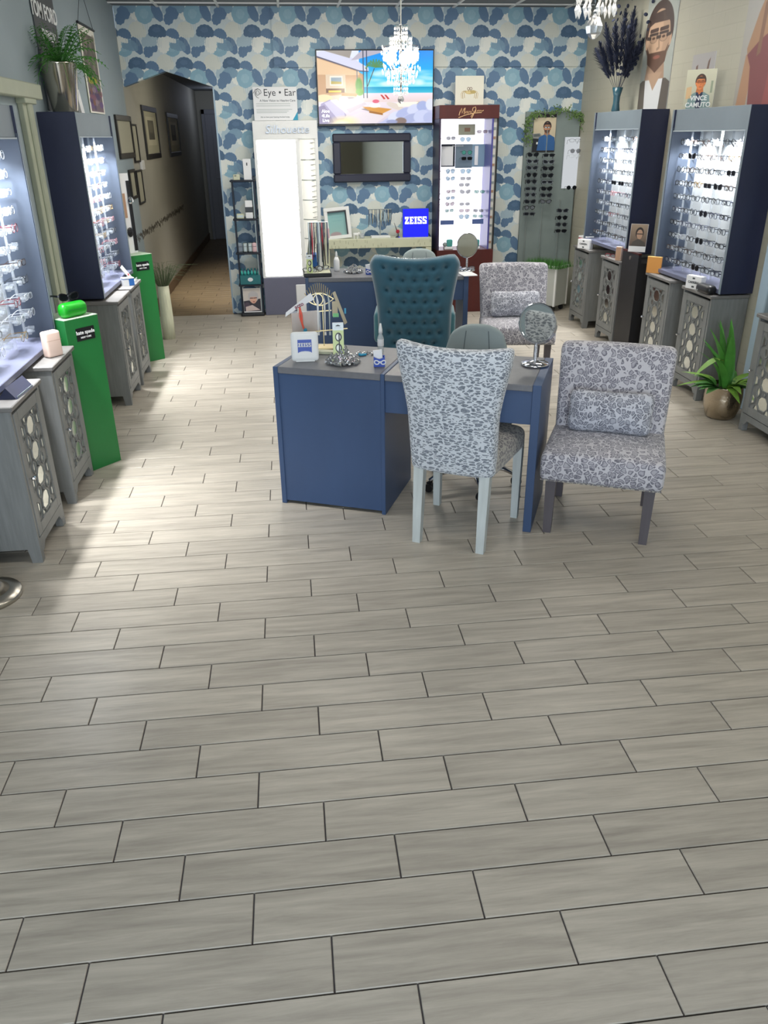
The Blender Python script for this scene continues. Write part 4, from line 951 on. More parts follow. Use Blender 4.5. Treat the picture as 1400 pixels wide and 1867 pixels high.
# ------------------------------------------------------------------ chairs (local: facing -Y)
def taper_leg(w0, w1, h, dx=0, dy=0):
    m = MB(); a, b = w0/2, w1/2
    vs = [(dx-b, dy-b, 0), (dx+b, dy-b, 0), (dx+b, dy+b, 0), (dx-b, dy+b, 0), (-a, -a, h), (a, -a, h), (a, a, h), (-a, a, h)]
    m.add(vs, [(3,2,1,0), (4,5,6,7), (0,1,5,4), (1,2,6,5), (2,3,7,6), (3,0,4,7)]); return m
ACC = {}
def accent_chair(label, loc, rz, pillow_label):
    t = thing('accent_chair', label, 'chair', loc, rz, 'leopard print accent chairs')
    if not ACC:
        def ds(x, y, z):
            u = x/.3; z2 = z
            if z > .35: z2 = z+.018*(1-u*u)*max(0, 1-abs((y+.05)/.30)**3) - .012*max(0, -(y+.2))*5
            return (x*(1-.02*(y+.05)/.3), y, z2)
        ACC['seat'] = MB().rbox(.295, .265, .075, .032, (0, -.045, .372), (8, 8, 2), 3, ds).mesh('seat', G['leo'], True)
        def db(x, y, z):
            h = (z-.40)/.47; u = x/.3
            wf = .955+.055*h
            return (x*wf, y+.175+.125*h-.018*(1-u*u)*(1 if y < 0 else .3), z+.010*(1-u*u)*max(0, h))
        ACC['backrest'] = MB().rbox(.295, .052, .235, .036, (0, 0, .635), (8, 1, 8), 3, db).mesh('backrest', G['leo'], True)
        ACC['fl'] = taper_leg(.052, .040, .30).mesh('leg', G['darkwood']); ACC['rl'] = taper_leg(.05, .038, .31, 0, .045).mesh('leg', G['darkwood'])
        ACC['pip'] = MB().tube([(-.288, -.30, .302), (.288, -.30, .302)], .004, 5).tube([(.289, -.30, .302), (.283, .20, .302)], .004, 5).tube([(-.289, -.30, .302), (-.283, .20, .302)], .004, 5).mesh('piping', G['leo_seat'])
        def dp(x, y, z):
            u, v = x/.22, z/.11
            return (x*(1-.05*(1-v*v)+.03*v*v), y*(.35+.65*(1-u**4)*(1-.65*v*v)), z*(1-.10*(1-u*u)+.05))
        ACC['pillow'] = MB().rbox(.22, .075, .108, .06, (0,0,0), (10, 3, 6), 3, dp).mesh('lumbar_pillow', G['leo_pillow'], True)
    obj('seat', ACC['seat'], t); obj('backrest', ACC['backrest'], t); obj('piping', ACC['pip'], t)
    for q in (-1, 1):
        obj('leg', ACC['fl'], t, (q*.24, -.265, 0)); obj('leg', ACC['rl'], t, (q*.235, .17, 0))
    p = obj('lumbar_pillow', ACC['pillow'], None, t.matrix_basis @ Vector((.0, .075, .565)), (math.radians(-17), 0, rz))
    tag(p, pillow_label, 'pillow', 'leopard print lumbar pillows')
    return t
accent_chair('leopard print accent chair with dark grey legs beside the front desk', (1.580, 3.725, 0), math.radians(-24.5), 'leopard print lumbar pillow on the accent chair beside the front desk')
accent_chair('leopard print accent chair behind the round makeup mirror, beside the rear desk', (1.885, 6.66, 0), math.radians(-7), 'leopard print lumbar pillow on the accent chair beside the rear desk')
# flared dining chair seen from behind
t = thing('dining_chair', 'flared leopard print dining chair with pale washed legs, seen from behind', 'chair', (.825, 3.69, 0), math.radians(150.6))
def ds(x, y, z):
    u = (y+.235)/.47
    return (x*(1.06-.16*u), y, z+(.02*(1-(x/.24)**2) if z > .44 else 0))
MB().rbox(.237, .235, .062, .04, (0, -.02, .452), (8, 8, 2), 3, ds).build('seat', G['leo_seat'], t, smooth=True)
def db(x, y, z):
    h = (z-.39)/.64; u = x/.215
    flare = .98+.10*h+.26*max(0, (h-.48)/.52)**1.15-.03*math.exp(-((h-.97)/.05)**2)
    lean = .205+.085*h+.012*math.sin(h*PI)
    curl = -.055*abs(u)**2.2*(.35+.65*h)
    return (x*flare, y+lean+curl, z+.012*abs(u)**2*max(0, h-.3)-.022*(1-u*u)*max(0, h-.5))
MB().rbox(.215, .045, .32, .030, (0, 0, .71), (10, 1, 12), 3, db).build('backrest', G['leo_rear'], t, smooth=True)
for q in (-1, 1):
    taper_leg(.046, .036, .42, 0, .0).build('leg', G['palewood'], t, (q*.222, -.222, 0)); taper_leg(.052, .040, .42, 0, .035).build('leg', G['palewood'], t, (q*.168, .205, 0))
# teal tufted wing chair seen from behind
t = thing('wing_chair', 'teal velvet tufted wing chair with nailhead trim at the rear desk', 'chair', (.985, 6.50, 0), math.radians(180-9))
TW = lambda h: .315+.045*math.cos(h*PI*1.05+.4)**2 if h < .35 else .305+.055*((h-.35)/.65)**1.6
def tbk(x, y, z):
    h = (z-.20)/.84; u = x/.33
    w = (.285+.02*h+.065*max(0, (h-.52)/.48)**1.3)/.33
    w *= 1-.16*max(0, (h-.90)/.10)**2
    return (x*w, y+.20+.075*h-.10*abs(u)**2.6*(.5+.5*h), z+.034*abs(u)**2.0*max(0, (h-.6)/.4)*(1-.55*abs(u)**6)-.01)
tuft = []
for j in range(9):
    for i in range(6 if j % 2 == 0 else 5):
        tuft.append((-.225+.09*i+(0 if j % 2 == 0 else .045), .30+.083*j))
nx, nz = 60, 84; vs = []; fs = []
def rear(ix, iz):
    x = -.33+.66*ix/nx; z = .20+.84*iz/nz
    d = 0
    for (a, c) in tuft:
        q = ((x-a)**2+(z-c)**2)
        if q < .004: d += .020*math.exp(-q/.00038)+.010*math.exp(-q/.0013)
    e = min((.33-abs(x))/.03, 1, (1.04-z)/.03); ed = .035*(1-max(0, e))**2
    return tbk(x, .055-d-ed, z)
def front(ix, iz):
    x = -.33+.66*ix/nx; z = .20+.84*iz/nz
    e = min((.33-abs(x))/.03, 1, (1.04-z)/.03); ed = .03*(1-max(0, e))**2
    return tbk(x, -.055+ed, z)
m = MB(); g1 = [rear(i, k) for k in range(nz+1) for i in range(nx+1)]; g2 = [front(i, k) for k in range(nz+1) for i in range(nx+1)]
fq = [(k*(nx+1)+i, k*(nx+1)+i+1, (k+1)*(nx+1)+i+1, (k+1)*(nx+1)+i) for k in range(nz) for i in range(nx)]
N = len(g1); bd = [i for i in range(nx+1)]+[k*(nx+1)+nx for k in range(1, nz+1)]+[nz*(nx+1)+i for i in range(nx-1, -1, -1)]+[k*(nx+1) for k in range(nz-1, 0, -1)]
m.add(g1+g2, [f[::-1] for f in fq]+[tuple(i+N for i in f) for f in fq]+[(bd[i], bd[(i+1) % len(bd)], bd[(i+1) % len(bd)]+N, bd[i]+N) for i in range(len(bd))])
bk = m.build('backrest', G['teal'], t, smooth=True)
bm_ = MB().ball((0,0,0), .012, 8, 5, (1, .5, 1)).mesh('tuft_button', G['tuft'], True)
for a, c in tuft:
    p = tbk(a, .055-.027, c); obj('tuft_button', bm_, bk, p)
nm = MB()
for i in range(46):
    u = -.31+.62*i/45; p = tbk(u, .012, 1.035); nm.ball((p[0], p[1], p[2]+.004), .005, 6, 4)
o = nm.build('nailheads', G['nail'], t); o['kind'] = 'stuff'
MB().rbox(.275, .255, .09, .045, (0, -.06, .40), (6, 6, 2), 3).build('seat', G['teal_lt'], t, smooth=True)
for q in (-1, 1):
    MB().rbox(.040, .20, .125, .036, (q*.290, -.04, .475), (2, 6, 4), 3).build('armrest', G['teal_lt'], t, smooth=True)
    taper_leg(.05, .035, .31).build('leg', G['brownwood'], t, (q*.235, -.26, 0)); taper_leg(.05, .035, .26, 0, .03).build('leg', G['brownwood'], t, (q*.235, .20, 0))
# swivel chairs
SW = {}
def swivel(label, loc, rz):
    t = thing('swivel_chair', label, 'chair', loc, rz, 'grey swivel chairs')
    if not SW:
        def d1_(x, y, z):
            h = (z-.48)/.40; u = x/.19
            w = 1.12-.30*max(0, h)**2.2
            return (x*w, y+.19+.07*h-.05*u*u*(1-.4*h), z-.05*abs(u)**3*max(0, h))
        SW['b'] = MB().rbox(.19, .025, .205, .022, (0, 0, .685), (8, 1, 8), 3, d1_).mesh('backrest', G['greyup'], True)
        s = MB()
        for u in (-.075, .075): s.tube([d1_(u, -.026, .50+.36*i/8) for i in range(9)], .003, 4)
        s.tube([d1_(-.185+.37*i/10, -.026, .745) for i in range(11)], .003, 4); SW['s'] = s.mesh('seam', G['seam'])
        def d2_(x, y, z): return (x*(1-.1*(y+.02)/.2), y, z+.03*(x/.22)**2+(.02 if y < -.15 else 0)*-1)
        SW['seat'] = MB().rbox(.22, .22, .035, .03, (0, 0, .465), (6, 6, 1), 3, d2_).mesh('seat', G['greyup'], True)
        SW['col'] = MB().lathe([(.024, .07), (.024, .28), (.016, .28), (.016, .43), (.09, .432), (.09, .44)], 14).mesh('column', G['chrome'], False)
        st = MB()
        for k in range(5):
            a = 2*PI*k/5; st.tube([(0, 0, .10), (.10*math.cos(a), .10*math.sin(a), .115), (.20*math.cos(a), .20*math.sin(a), .10), (.275*math.cos(a), .275*math.sin(a), .065)], [.026, .020, .016, .013], 8)
        SW['star'] = st.mesh('star_base', G['chrome'], True)
        c = MB()
        for q in (-1, 1): c.tube([(q*.006, 0, .026), (q*.022, 0, .026)], .026, 12)
        c.box(-.014, .014, -.016, .016, .03, .06, .004); SW['cast'] = c.mesh('caster', G['black'])
    for k, n in (('b', 'backrest'), ('seat', 'seat'), ('col', 'column'), ('star', 'star_base')): o = obj(n, SW[k], t); 
    obj('seam', SW['s'], t.children[0] if False else [c for c in bpy.data.objects if c.parent == t and c.name.startswith('backrest')][0])
    for k in range(5):
        a = 2*PI*k/5; obj('caster', SW['cast'], t, (.275*math.cos(a), .275*math.sin(a), 0), (0, 0, a+.6))
    return t
swivel('grey upholstered swivel chair with chrome star base behind the front desk', (.985, 4.27, 0), math.radians(-16))
swivel('grey upholstered swivel chair behind the rear desk, only its top showing', (1.22, 7.70, 0), math.radians(-6))
# ------------------------------------------------------------------ green pedestals
def pedestal(label, corner, dirv, w, h, rz):
    # corner = right-near bottom corner; visible face runs from corner back along -dirv
    t = thing('pedestal', label, 'pedestal', (corner[0], corner[1], 0), rz, 'green display pedestals')
    b = MB().box(-w, 0, 0, w, 0, h-.004, .002).build('body', G['green'], t)
    MB().box(-w, 0, 0, w, h-.004, h, .001).build('top', G['green_top'], t)
    s = MB().box(-w*.72, -w*.18, -.003, 0, h-.135, h-.06).build('sign_plate', G['black'], t)
    put_text('kate', G['whitetext'], s, (-w*.45, -.0036, h-.088)); put_text('ny', G['whitetext'], s, (-w*.45, -.0036, h-.117))
    return t
A1 = math.atan2(4.902-4.717, -1.191+1.345)
P1 = pedestal('nearer green pedestal with a black sign and a bright green case on top', (-1.170, 4.94), None, .235, .94, A1)
A2 = math.atan2(7.586-7.46, -1.242+1.39)
P2 = pedestal('farther green pedestal with a black sign, beside the hall entrance', (-1.238, 7.575), None, .235, .955, A2)
def onped(P, x, y, h): return P.matrix_basis @ Vector((x, y, h))
# eyeglass case and sunglasses on the nearer pedestal
c = thing('eyeglass_case', 'bright green eyeglass case on the nearer green pedestal', 'case', onped(P1, -.125, .055, .94), A1+.05)
MB().rbox(.092, .036, .043, .034, (0, 0, .043), (6, 2, 2), 4).build('shell', G['green_case'], c, smooth=True)
MB().tube([(-.090, -.0, .045), (-.06, -.0365, .045), (.06, -.0365, .045), (.090, 0, .045)], .0016, 4).build('seam', G['green'], c)
place_glasses('cat', 'f_black', 'sunlens', onped(P1, -.12, .075, 1.052), A1-.1, 'big black sunglasses behind the green case on the nearer pedestal', None, True, .0045)
# white counter card with dark pole, on the farther pedestal
c = thing('counter_display', 'tall white counter display with black ribbon on the farther green pedestal', 'display card', onped(P2, -.14, .12, .955), A2+.25)
MB().box(-.10, .10, 0, .012, 0, .66, .003).build('card', G['paper'], c)
MB().box(.06, .10, -.006, 0, .02, .60, .002).build('ribbon', G['black'], c); MB().ball((.08, -.012, .44), .03, 10, 6, (1, .5, 1)).build('buckle', G['chrome'], c)
MB().ball((.03, -.006, .18), .035, 10, 6, (1, .3, 1.2)).build('lens_print', G['black'], c); MB().box(-.07, .03, -.002, 0, .30, .50).build('picture', G['tan'], c)
# birch vase with wispy grass
c = thing('floor_vase', 'tall cream birch-bark floor vase beside the farther green pedestal', 'vase', (-1.305, 8.42, 0))
MB().lathe([(.062, 0), (.064, .2), (.060, .4), (.056, .535), (.050, .535), (.050, .45)], 20).build('vase_body', G['birch'], c, smooth=True)
gb = MB(); rg = random.Random(4)
for i in range(150):
    a = rg.uniform(0, 2*PI); l = rg.uniform(.18, .42); s = rg.uniform(.3, .9)*l
    p0 = Vector((.03*math.cos(a), .03*math.sin(a), .50)); p1 = p0+Vector((s*.45*math.cos(a), s*.45*math.sin(a), l*.6)); p2 = p0+Vector((s*math.cos(a), s*math.sin(a), l*.62-.05*rg.random()))
    gb.tube([p0, p1, p2], [.0022, .0018, .0006], 3)
o = gb.build('wispy_grass', mat('wispy_grass', '#5d6a4c', .8), c); o['kind'] = 'stuff'
# brushed steel stand, lower edge of the frame
c = thing('floor_stand', 'round brushed steel stand base in front of the nearest grey cabinet', 'stand', (-1.465, 3.275, 0))
MB().lathe([(.150, 0), (.152, .012), (.146, .024), (.10, .034)], 32).build('base', G['steel'], c, smooth=True)
MB().lathe([(.10, .032), (.065, .07), (.03, .115), (.018, .14)], 28).build('cone', G['steel'], c, smooth=True); MB().lathe([(.014, .12), (.014, 1.35)], 12).build('pole', G['steel'], c)
# small things on the hallway-side cabinets
c = thing('blush_box', 'small blush rounded box on the cabinet beside the nearer green pedestal', 'box', (-1.335, 4.50, .80), .9)
MB().rbox(.048, .028, .070, .014, (0, 0, .070), (2, 2, 2), 3).build('box_body', G['pink'], c, smooth=True); MB().box(-.047, .047, -.0285, -.028, .090, .0915).build('lid_seam', G['tan'], c)
c = thing('tent_card', 'dark blue folded card on the cabinet nearest the camera', 'card', (-1.336, 3.80, .80), PI/2-.06)
MB().prism([(-.048, 0), (.038, 0), (-.005, .055)], -.11, .11, 'x').build('card', G['navy'], c); MB().box(-.10, .10, -.049, -.047, .004, .012).build('edge', G['slate'], c)
c = thing('lens_cloth_box', 'small blue and white box on the cabinet by the farther green pedestal', 'box', (-1.335, 6.83, .80), .5)
MB().box(-.045, .045, -.03, .03, 0, .058, .002).build('box_body', G['bluebox'], c); MB().box(-.046, -.0, -.031, .031, .0, .05).build('white_sleeve', G['paper'], c); MB().box(-.046, .046, -.032, .032, .056, .062).build('lid', G['paper'], c)
c = thing('acrylic_sign', 'clear slanted acrylic sign holder on the cabinet by the farther green pedestal', 'sign', (-1.325, 7.04, .80), PI/2, rot=(-.6, 0, PI/2+.1))
MB().box(-.075, .075, 0, .006, 0, .15, .001).build('sheet', mat('frosted_sheet', '#b9b9b3', .4), c); MB().box(-.03, .03, -.002, 0, .06, .075).build('print', G['redbox'], c); MB().box(-.075, .075, -.03, 0, 0, .006).build('foot', G['glassclear'], c)
# ------------------------------------------------------------------ fern in the silver pot on top of the display
c = thing('potted_fern', 'green fern in a tall silver pot on top of the hallway-side display', 'plant', (-1.515, 6.45, 2.052))
MB().lathe([(.082, 0), (.086, .006), (.125, .30), (.128, .31), (.118, .31), (.112, .27)], 28).build('pot', mat('polished_steel_pot', '#c6beb0', .16, 1.0), c, smooth=True)
MB().lathe([(.113, .275), (.0, .285)], 18, cap=False).build('soil', G['soil'], c)
def frond(L_, droop, w, seed, n=11):
    r = random.Random(seed); m = MB(); pts = []
    for i in range(n+1):
        s = i/n; pts.append(Vector((L_*s*(1-.15*s), 0, .30*L_*math.sin(s*1.9)*(1-droop*.5)+ .55*L_*s*(1-droop)-droop*L_*s*s*.75)))
    m.tube(pts, [.003*(1-.8*i/n)+.0006 for i in range(n+1)], 3)
    for i in range(1, n+1):
        s = i/n; l = 1.25*w*math.sin(PI*min(1, s*.92+.06))**.7
        for q in (-1, 1):
            p = pts[i]; t_ = (pts[i]-pts[i-1]).normalized(); e = p+Vector((t_.x*.35*l, q*l, t_.z*.3*l-.25*l)); md = (p+e)*.5+Vector((.16*l, 0, .1*l))
            m.add([p-t_*.006, md+Vector((l*.12, 0, 0)), e, md-Vector((l*.16, 0, .0))], [(0,1,2,3)])
    return m.mesh('frond', G['leafg'])
FRM = [frond(.30, .2, .05, 1), frond(.36, .6, .05, 2), frond(.33, .9, .045, 3), frond(.24, .0, .045, 4)]
rf = random.Random(11)
for i in range(64):
    a_ = rf.uniform(0, 2*PI); o = obj('frond', FRM[i % 4], c, (rf.uniform(-.03, .04), rf.uniform(-.04, .04), .29), (rf.uniform(-.15, .15), rf.uniform(-.35, .1), a_)); k_ = min(1.0, .15/max(.01, -math.cos(a_)*.36)) if math.cos(a_) < 0 else 1.0; o.scale = (k_, k_, 1)
c = tag(MB().box(-.0, .05, -.05, .05, 0, .16, .002).build('white_card', G['paper'], None, (-1.52, 6.80, 2.052), (0, -.12, 0)), 'small white card standing beside the fern pot', 'card')
# posters on the hallway-side wall
c = thing('poster', 'dark poster with white lettering on the wall behind the fern', 'poster', (XL+.004, 6.78, 2.07), PI/2, rot=(.0, 0, PI/2))
MB().box(-.30, .30, -.006, 0, 0, .95).build('panel', mat('dark_poster', '#4a4c4e', .6, var=.1, scale=3), c)
put_text('fuego', G['whitetext'], c, (0, -.0075, .62)); put_text('voge', G['whitetext'], c, (.04, -.0075, .48))
c = thing('hanging_banner', 'narrow picture banner hung by a string on the wall beside the fern', 'banner', (XL+.005, 8.13, 2.09), PI/2)
MB().box(-.30, .30, -.004, 0, 0, .66).build('panel', G['cream'], c); plane_print('print', .60, .66, imgmat('flower_banner', banner_img(), .6), c, (0, -.0048, 0))
MB().tube([(-.31, -.006, .665), (.31, -.006, .665)], .011, 8).build('top_rod', G['black'], c); MB().tube([(-.28, -.006, .675), (.0, -.004, .96), (.28, -.006, .675)], .0022, 4).build('string', G['black'], c)
# ------------------------------------------------------------------ back wall: TV, mirror, sign
c = thing('television', 'flat television showing a bright beach house, on the wallpapered wall', 'television', (1.013, YB-.022, 1.985))
W_, H_ = 1.265, .725
MB().box(-W_/2, W_/2, -.05, 0, 0, H_, .004).build('body', G['black'], c)
plane_print('screen', W_-.024, H_-.035, G['tv'], c, (0, -.0506, .023))
put_text('tv1', G['white_lit'], c, (-W_/2+.085, -.0515, .10)); put_text('tvb', G['greytext'], c, (0, -.0512, .012))
c = thing('wall_mirror', 'dark framed rectangular mirror below the television', 'mirror', (.962, YB, 1.415), 0, rot=(0, 0, math.radians(3.2)))
W_, H_, fw2 = .875, .495, .085
for (x0, x1, z0, z1) in ((-W_/2, W_/2, 0, fw2), (-W_/2, W_/2, H_-fw2, H_), (-W_/2, -W_/2+fw2, fw2, H_-fw2), (W_/2-fw2, W_/2, fw2, H_-fw2)):
    MB().box(x0, x1, -.07, -.025, z0, z1, .012).build('frame_rail', mat('dark_mirror_frame', '#26283a', .4) if 'dark_mirror_frame' not in bpy.data.materials else bpy.data.materials['dark_mirror_frame'], c)
MB().box(-W_/2+.06, W_/2-.06, -.04, -.035, .06, H_-.06).build('glass', G['mirror'], c)
c = thing('hearing_sign', 'white hearing care sign standing on the white lit cabinet', 'sign', (-.068, YB-.10, 2.046))
MB().box(-.232, .232, 0, .008, 0, .318, .001).build('board', G['paper'], c)
put_text('eyeear', G['darktext'], c, (.050, -.0008, .262)); put_text('vision', G['greytext'], c, (.025, -.0008, .188)); put_text('ask', G['greytext'], c, (-.01, -.0008, .032))
sp = [(-.175+.030*(1-i/34)*math.cos(.6+i*.36)*1.1-.012*i/34, -.0012, .265+.036*(1-i/40)*math.sin(.6+i*.36)) for i in range(30)]
MB().tube(sp, .0028, 4).tube([(-.226, -.0012, .258), (-.205, -.0012, .292), (-.175, -.0012, .302), (-.146, -.0012, .285), (-.142, -.0012, .262), (-.160, -.0012, .250)], .003, 4).tube([(-.206, -.0012, .275), (-.208, -.0012, .245), (-.192, -.0012, .222), (-.172, -.0012, .212)], .003, 4).build('emblem', G['darktext'], c)
MB().prism([(.175, .0), (.232, .0), (.232, .085)], -.001, 0, 'y').build('blue_corner', mat('cyan_corner', '#1f93b4', .5), c)
for i, (z, w) in enumerate(((.155, .38), (.135, .38), (.10, .40), (.085, .36), (.07, .34))): MB().box(-.205, -.205+w*.95, -.0006, 0, z, z+.008).build('text_line', mat('faint_text', '#c3c9c9', .7) if i == 0 else bpy.data.materials['faint_text'], c)
# ------------------------------------------------------------------ white lit cabinet
LY = YB-.20
c = thing('lit_cabinet', 'tall white lit cabinet with raised silver lettering on the header', 'cabinet', (.018, LY, 0))
x0, x1 = -.345, .345
MB().box(x0, x1, .03, .198, .42, 2.042, .002).build('carcass', G['white'], c); MB().box(x0, x1, 0, .03, 1.865, 2.042, .003).build('header', G['white'], c)
put_text('silh', G['sign_metal'], c, (.02, -.007, 1.955))
MB().box(x0, x0+.028, 0, .03, .42, 1.865).box(.105, .135, 0, .03, .42, 1.865).box(x1-.028, x1, 0, .03, .42, 1.865).build('stile', G['white'], c)
zz = np.linspace(.43, 1.86, 7)
for i in range(6):
    p = MB().rbox(.222, .010, (zz[i+1]-zz[i])/2-.006, .03, (-.106, .022, (zz[i]+zz[i+1])/2), (2, 1, 2), 3).build('lit_panel', G['litpanel'], c)
    for x in (-.20, -.02):
        m = MB()
        for q in (-1, 1): m.tube([(x+q*.035+a, .009, zz[i]+.035+b_) for a, b_ in [(.028*math.cos(k*PI/5), .018*math.sin(k*PI/5)) for k in range(10)]], .0012, 4, closed=True)
        m.tube([(x-.008, .009, zz[i]+.037), (x+.008, .009, zz[i]+.037)], .0012, 4); m.build('rimless_frame', mat('pale_wire', '#d8d2c4', .4, .5) if 'pale_wire' not in bpy.data.materials else bpy.data.materials['pale_wire'], p)
MB().lathe([(.078, .43), (.078, 1.855)], 24, .228, .045).build('shell_column', G['glowcol'], c, smooth=True)  # faint glow added to the column, imitating light from the adjoining panels
for i in range(7): MB().lathe([(.0785, .43+.2036*i), (.0795, .433+.2036*i), (.0795, .437+.2036*i), (.0785, .44+.2036*i)], 24, .228, .045, cap=False).build('column_band', G['rail'], c)
for i in range(26):
    z = .47+i*.054
    MB().tube([(.255, -.028, z), (.290, -.022, z+.006), (.31, .0, z+.004)], [.003, .004, .002], 4).build('peg', G['darkmet'] if i % 2 else G['rail'], c)
MB().box(x0, x1, .0, .198, 0, .42, .003).build('base', G['greybase'], c)
MB().rbox(.135, .006, .165, .012, (.155, -.006, .175), (2, 1, 2), 3).build('base_panel', G['paper'], c); put_text('blank', G['greytext'], c, (.20, -.0135, .305))
# ------------------------------------------------------------------ etagere with boxes
c = thing('etagere', 'narrow dark metal shelf stand beside the white lit cabinet', 'shelf', (-.475, YB-.16, 0))
for x, m_ in ((-.115, 'darkmet'), (.105, 'rail')): MB().tube([(x, -.04, .03), (x, -.04, 1.47)], .011, 8).build('post', G[m_], c)
MB().box(.108, .128, -.06, .1, 0, 1.50, .003).build('side_upright', G['darkmet'], c)
for z in (1.455, 1.06, .70, .35): MB().rbox(.138, .085, .010, .009, (0, .0, z), (3, 2, 1), 2).build('shelf_board', G['darkmet'], c)
MB().rbox(.135, .085, .02, .012, (0, 0, .02), (3, 2, 1), 2).build('base', G['black'], c)
ex, ey = -.475, YB-.16
def bx(name, label, cat, x, y, z, w, d, h, m, extra=None, rz=0, group=None):
    t = thing(name, label, cat, (x, y, z), rz, group)
    MB().box(-w/2, w/2, -d/2, d/2, 0, h, .003).build('box_body', G[m], t)
    if extra: extra(t, w, d, h)
    return t
bx('tall_box', 'tall white box on the uppermost shelf of the narrow dark stand', 'box', ex+.06, ey-.02, 1.465, .085, .06, .21, 'paper', lambda t, w, d, h: MB().box(-.006, .006, -d/2-.001, -d/2, h*.68, h*.82).build('mark', G['darktext'], t))
bx('small_box', 'small white box on the uppermost shelf of the narrow dark stand', 'box', ex-.062, ey-.02, 1.465, .07, .06, .055, 'cream', lambda t, w, d, h: MB().box(-.02, .0, -d/2-.001, -d/2, h*.7, h*.85).build('mark', G['darktext'], t))
bx('banded_box', 'white box with a black band on the second shelf of the dark stand', 'box', ex+.045, ey-.02, 1.07, .08, .06, .185, 'paper', lambda t, w, d, h: MB().box(-w/2-.001, w/2+.001, -d/2-.001, d/2+.001, h*.34, h*.64).build('black_band', G['black'], t))
bx('leaflet_stack', 'low cream leaflet holder on the second shelf of the dark stand', 'box', ex-.055, ey-.03, 1.07, .08, .05, .05, 'cream', lambda t, w, d, h: MB().box(-w*.4, w*.4, -d/2-.001, -d/2, h*.3, h*.7).build('print', G['rail'], t))
for i, (x, m_, d_) in enumerate(((-.085, 'glassclear', 'clear'), (-.03, 'rail', 'grey'), (.025, 'rail', 'grey green'), (.075, 'pinklt', 'pink'))):
    t = thing('eyeglass_pouch', '%s pouch on the third shelf of the dark stand, %s from the hall' % (['clear plastic', 'silver', 'grey', 'pale pink'][i], ['first', 'second', 'third', 'fourth'][i]), 'pouch', (ex+x, ey-.02, .71), 0, 'pouches on the third shelf')
    MB().rbox(.025, .03, .05, .012, (0, 0, .05), (2, 2, 2), 2).build('pouch_body', G[m_] if m_ != 'glassclear' else G['clip'], t); MB().box(-.02, .02, -.0305, -.03, .06, .064).build('zip', G['darkmet'], t)
t = thing('cleaner_tray', 'teal counter tray with an oval label on the fourth shelf', 'tray', (ex+.0, ey-.02, .36))
MB().box(-.115, .115, -.055, .05, 0, .10, .003).build('tray_body', G['tealbox'], t); MB().ball((0, -.056, .055), .03, 14, 6, (1, .05, .75)).build('oval_label', G['paper'], t)
for i in range(6):
    b = thing('spray_bottle', 'aqua lens cleaner bottle in the teal tray, %s from the hall' % ORD[i].replace('top', 'first'), 'bottle', (ex-.095+i*.038, ey-.02, .46), 0, 'aqua bottles in the teal tray')
    MB().lathe([(.015, 0), (.015, .03), (.008, .042), (.008, .055)], 10).build('bottle_body', G['aqua'], b, smooth=True); MB().lathe([(.0095, .05), (.0095, .072)], 8).build('cap', G['tealbox'], b)
t = thing('counter_card', 'card with a grey-haired woman in glasses leaning on the dark stand base', 'poster', (ex+.0, ey-.075, .045), rot=(-.10, 0, 0))
MB().box(-.10, .10, 0, .006, 0, .27).build('card', G['paper'], t); plane_print('print', .196, .255, imgmat('woman_card', woman_card(), .5), t, (0, -.0008, .012))
# ------------------------------------------------------------------ console shelf and what stands on it
CZ, CY = .835, YB-.30
c = thing('console_table', 'cream crackle-finish console table against the wallpapered wall', 'table', (.99, YB-.16, 0))
MB().box(-.615, .615, -.16, .13, CZ-.10, CZ, .004).build('top', G['cream'], c)
for q in (-1, 1): MB().box(q*.615, q*.55, -.155, .12, 0, CZ-.10, .003).build('leg', G['cream'], c)
rr = random.Random(8)
ck = MB()
for i in range(40):
    x = rr.uniform(-.60, .60); z = CZ-.10*rr.random(); ck.box(x-.002, x+.002, -.1612, -.160, max(CZ-.10, z-.03), z)
ck.build('crackle', mat('crackle', '#8f9277', .6), c)['kind'] = 'stuff'
t = thing('shadow_box', 'white shadow-box frame with teal picture leaning on the console table', 'picture', (.56, YB-.24, CZ), rot=(-.14, math.radians(-4), .12))
W_, H_, f2 = .29, .335, .038
MB().box(-W_/2, W_/2, -.02, .02, 0, f2, .003).box(-W_/2, W_/2, -.02, .02, H_-f2, H_, .003).box(-W_/2, -W_/2+f2, -.02, .02, f2, H_-f2, .003).box(W_/2-f2, W_/2, -.02, .02, f2, H_-f2, .003).build('frame', G['white'], t)
plane_print('print', W_-2*f2, H_-2*f2, imgmat('teal_print', teal_frame_img(), .3), t, (0, .012, f2)); MB().box(W_/2-f2-.012, W_/2-f2, -.015, .012, f2, H_-f2).box(-W_/2+f2, W_/2-f2, -.015, .012, H_-f2-.014, H_-f2).build('inner_lip', G['darkgrey'], t)
t = thing('chain_rack', 'jewellery rack hung with dark eyeglass chains on the console table', 'rack', (1.03, YB-.22, CZ))
MB().box(-.11, .11, -.05, .05, 0, .022, .003).build('base', G['white'], t); MB().tube([(0, .02, .02), (0, .02, .30)], .006, 6).tube([(-.13, .02, .30), (.13, .02, .30)], .005, 6).build('stand', G['rail'], t)
for i in range(16):
    x = -.125+i*.0166; l = rr.uniform(.13, .20); MB().tube([(x, .012, .30), (x+rr.uniform(-.01, .01), .006, .30-l*.6), (x+rr.uniform(-.015, .015), .008, .30-l)], [.004, .005, .003], 4).build('chain', G[['darkgrey', 'rail', 'f_blue', 'gold', 'black'][i % 5]], t)
t = thing('lit_logo_sign', 'bright blue lit sign with white lettering on the console table', 'sign', (1.43, YB-.23, CZ))
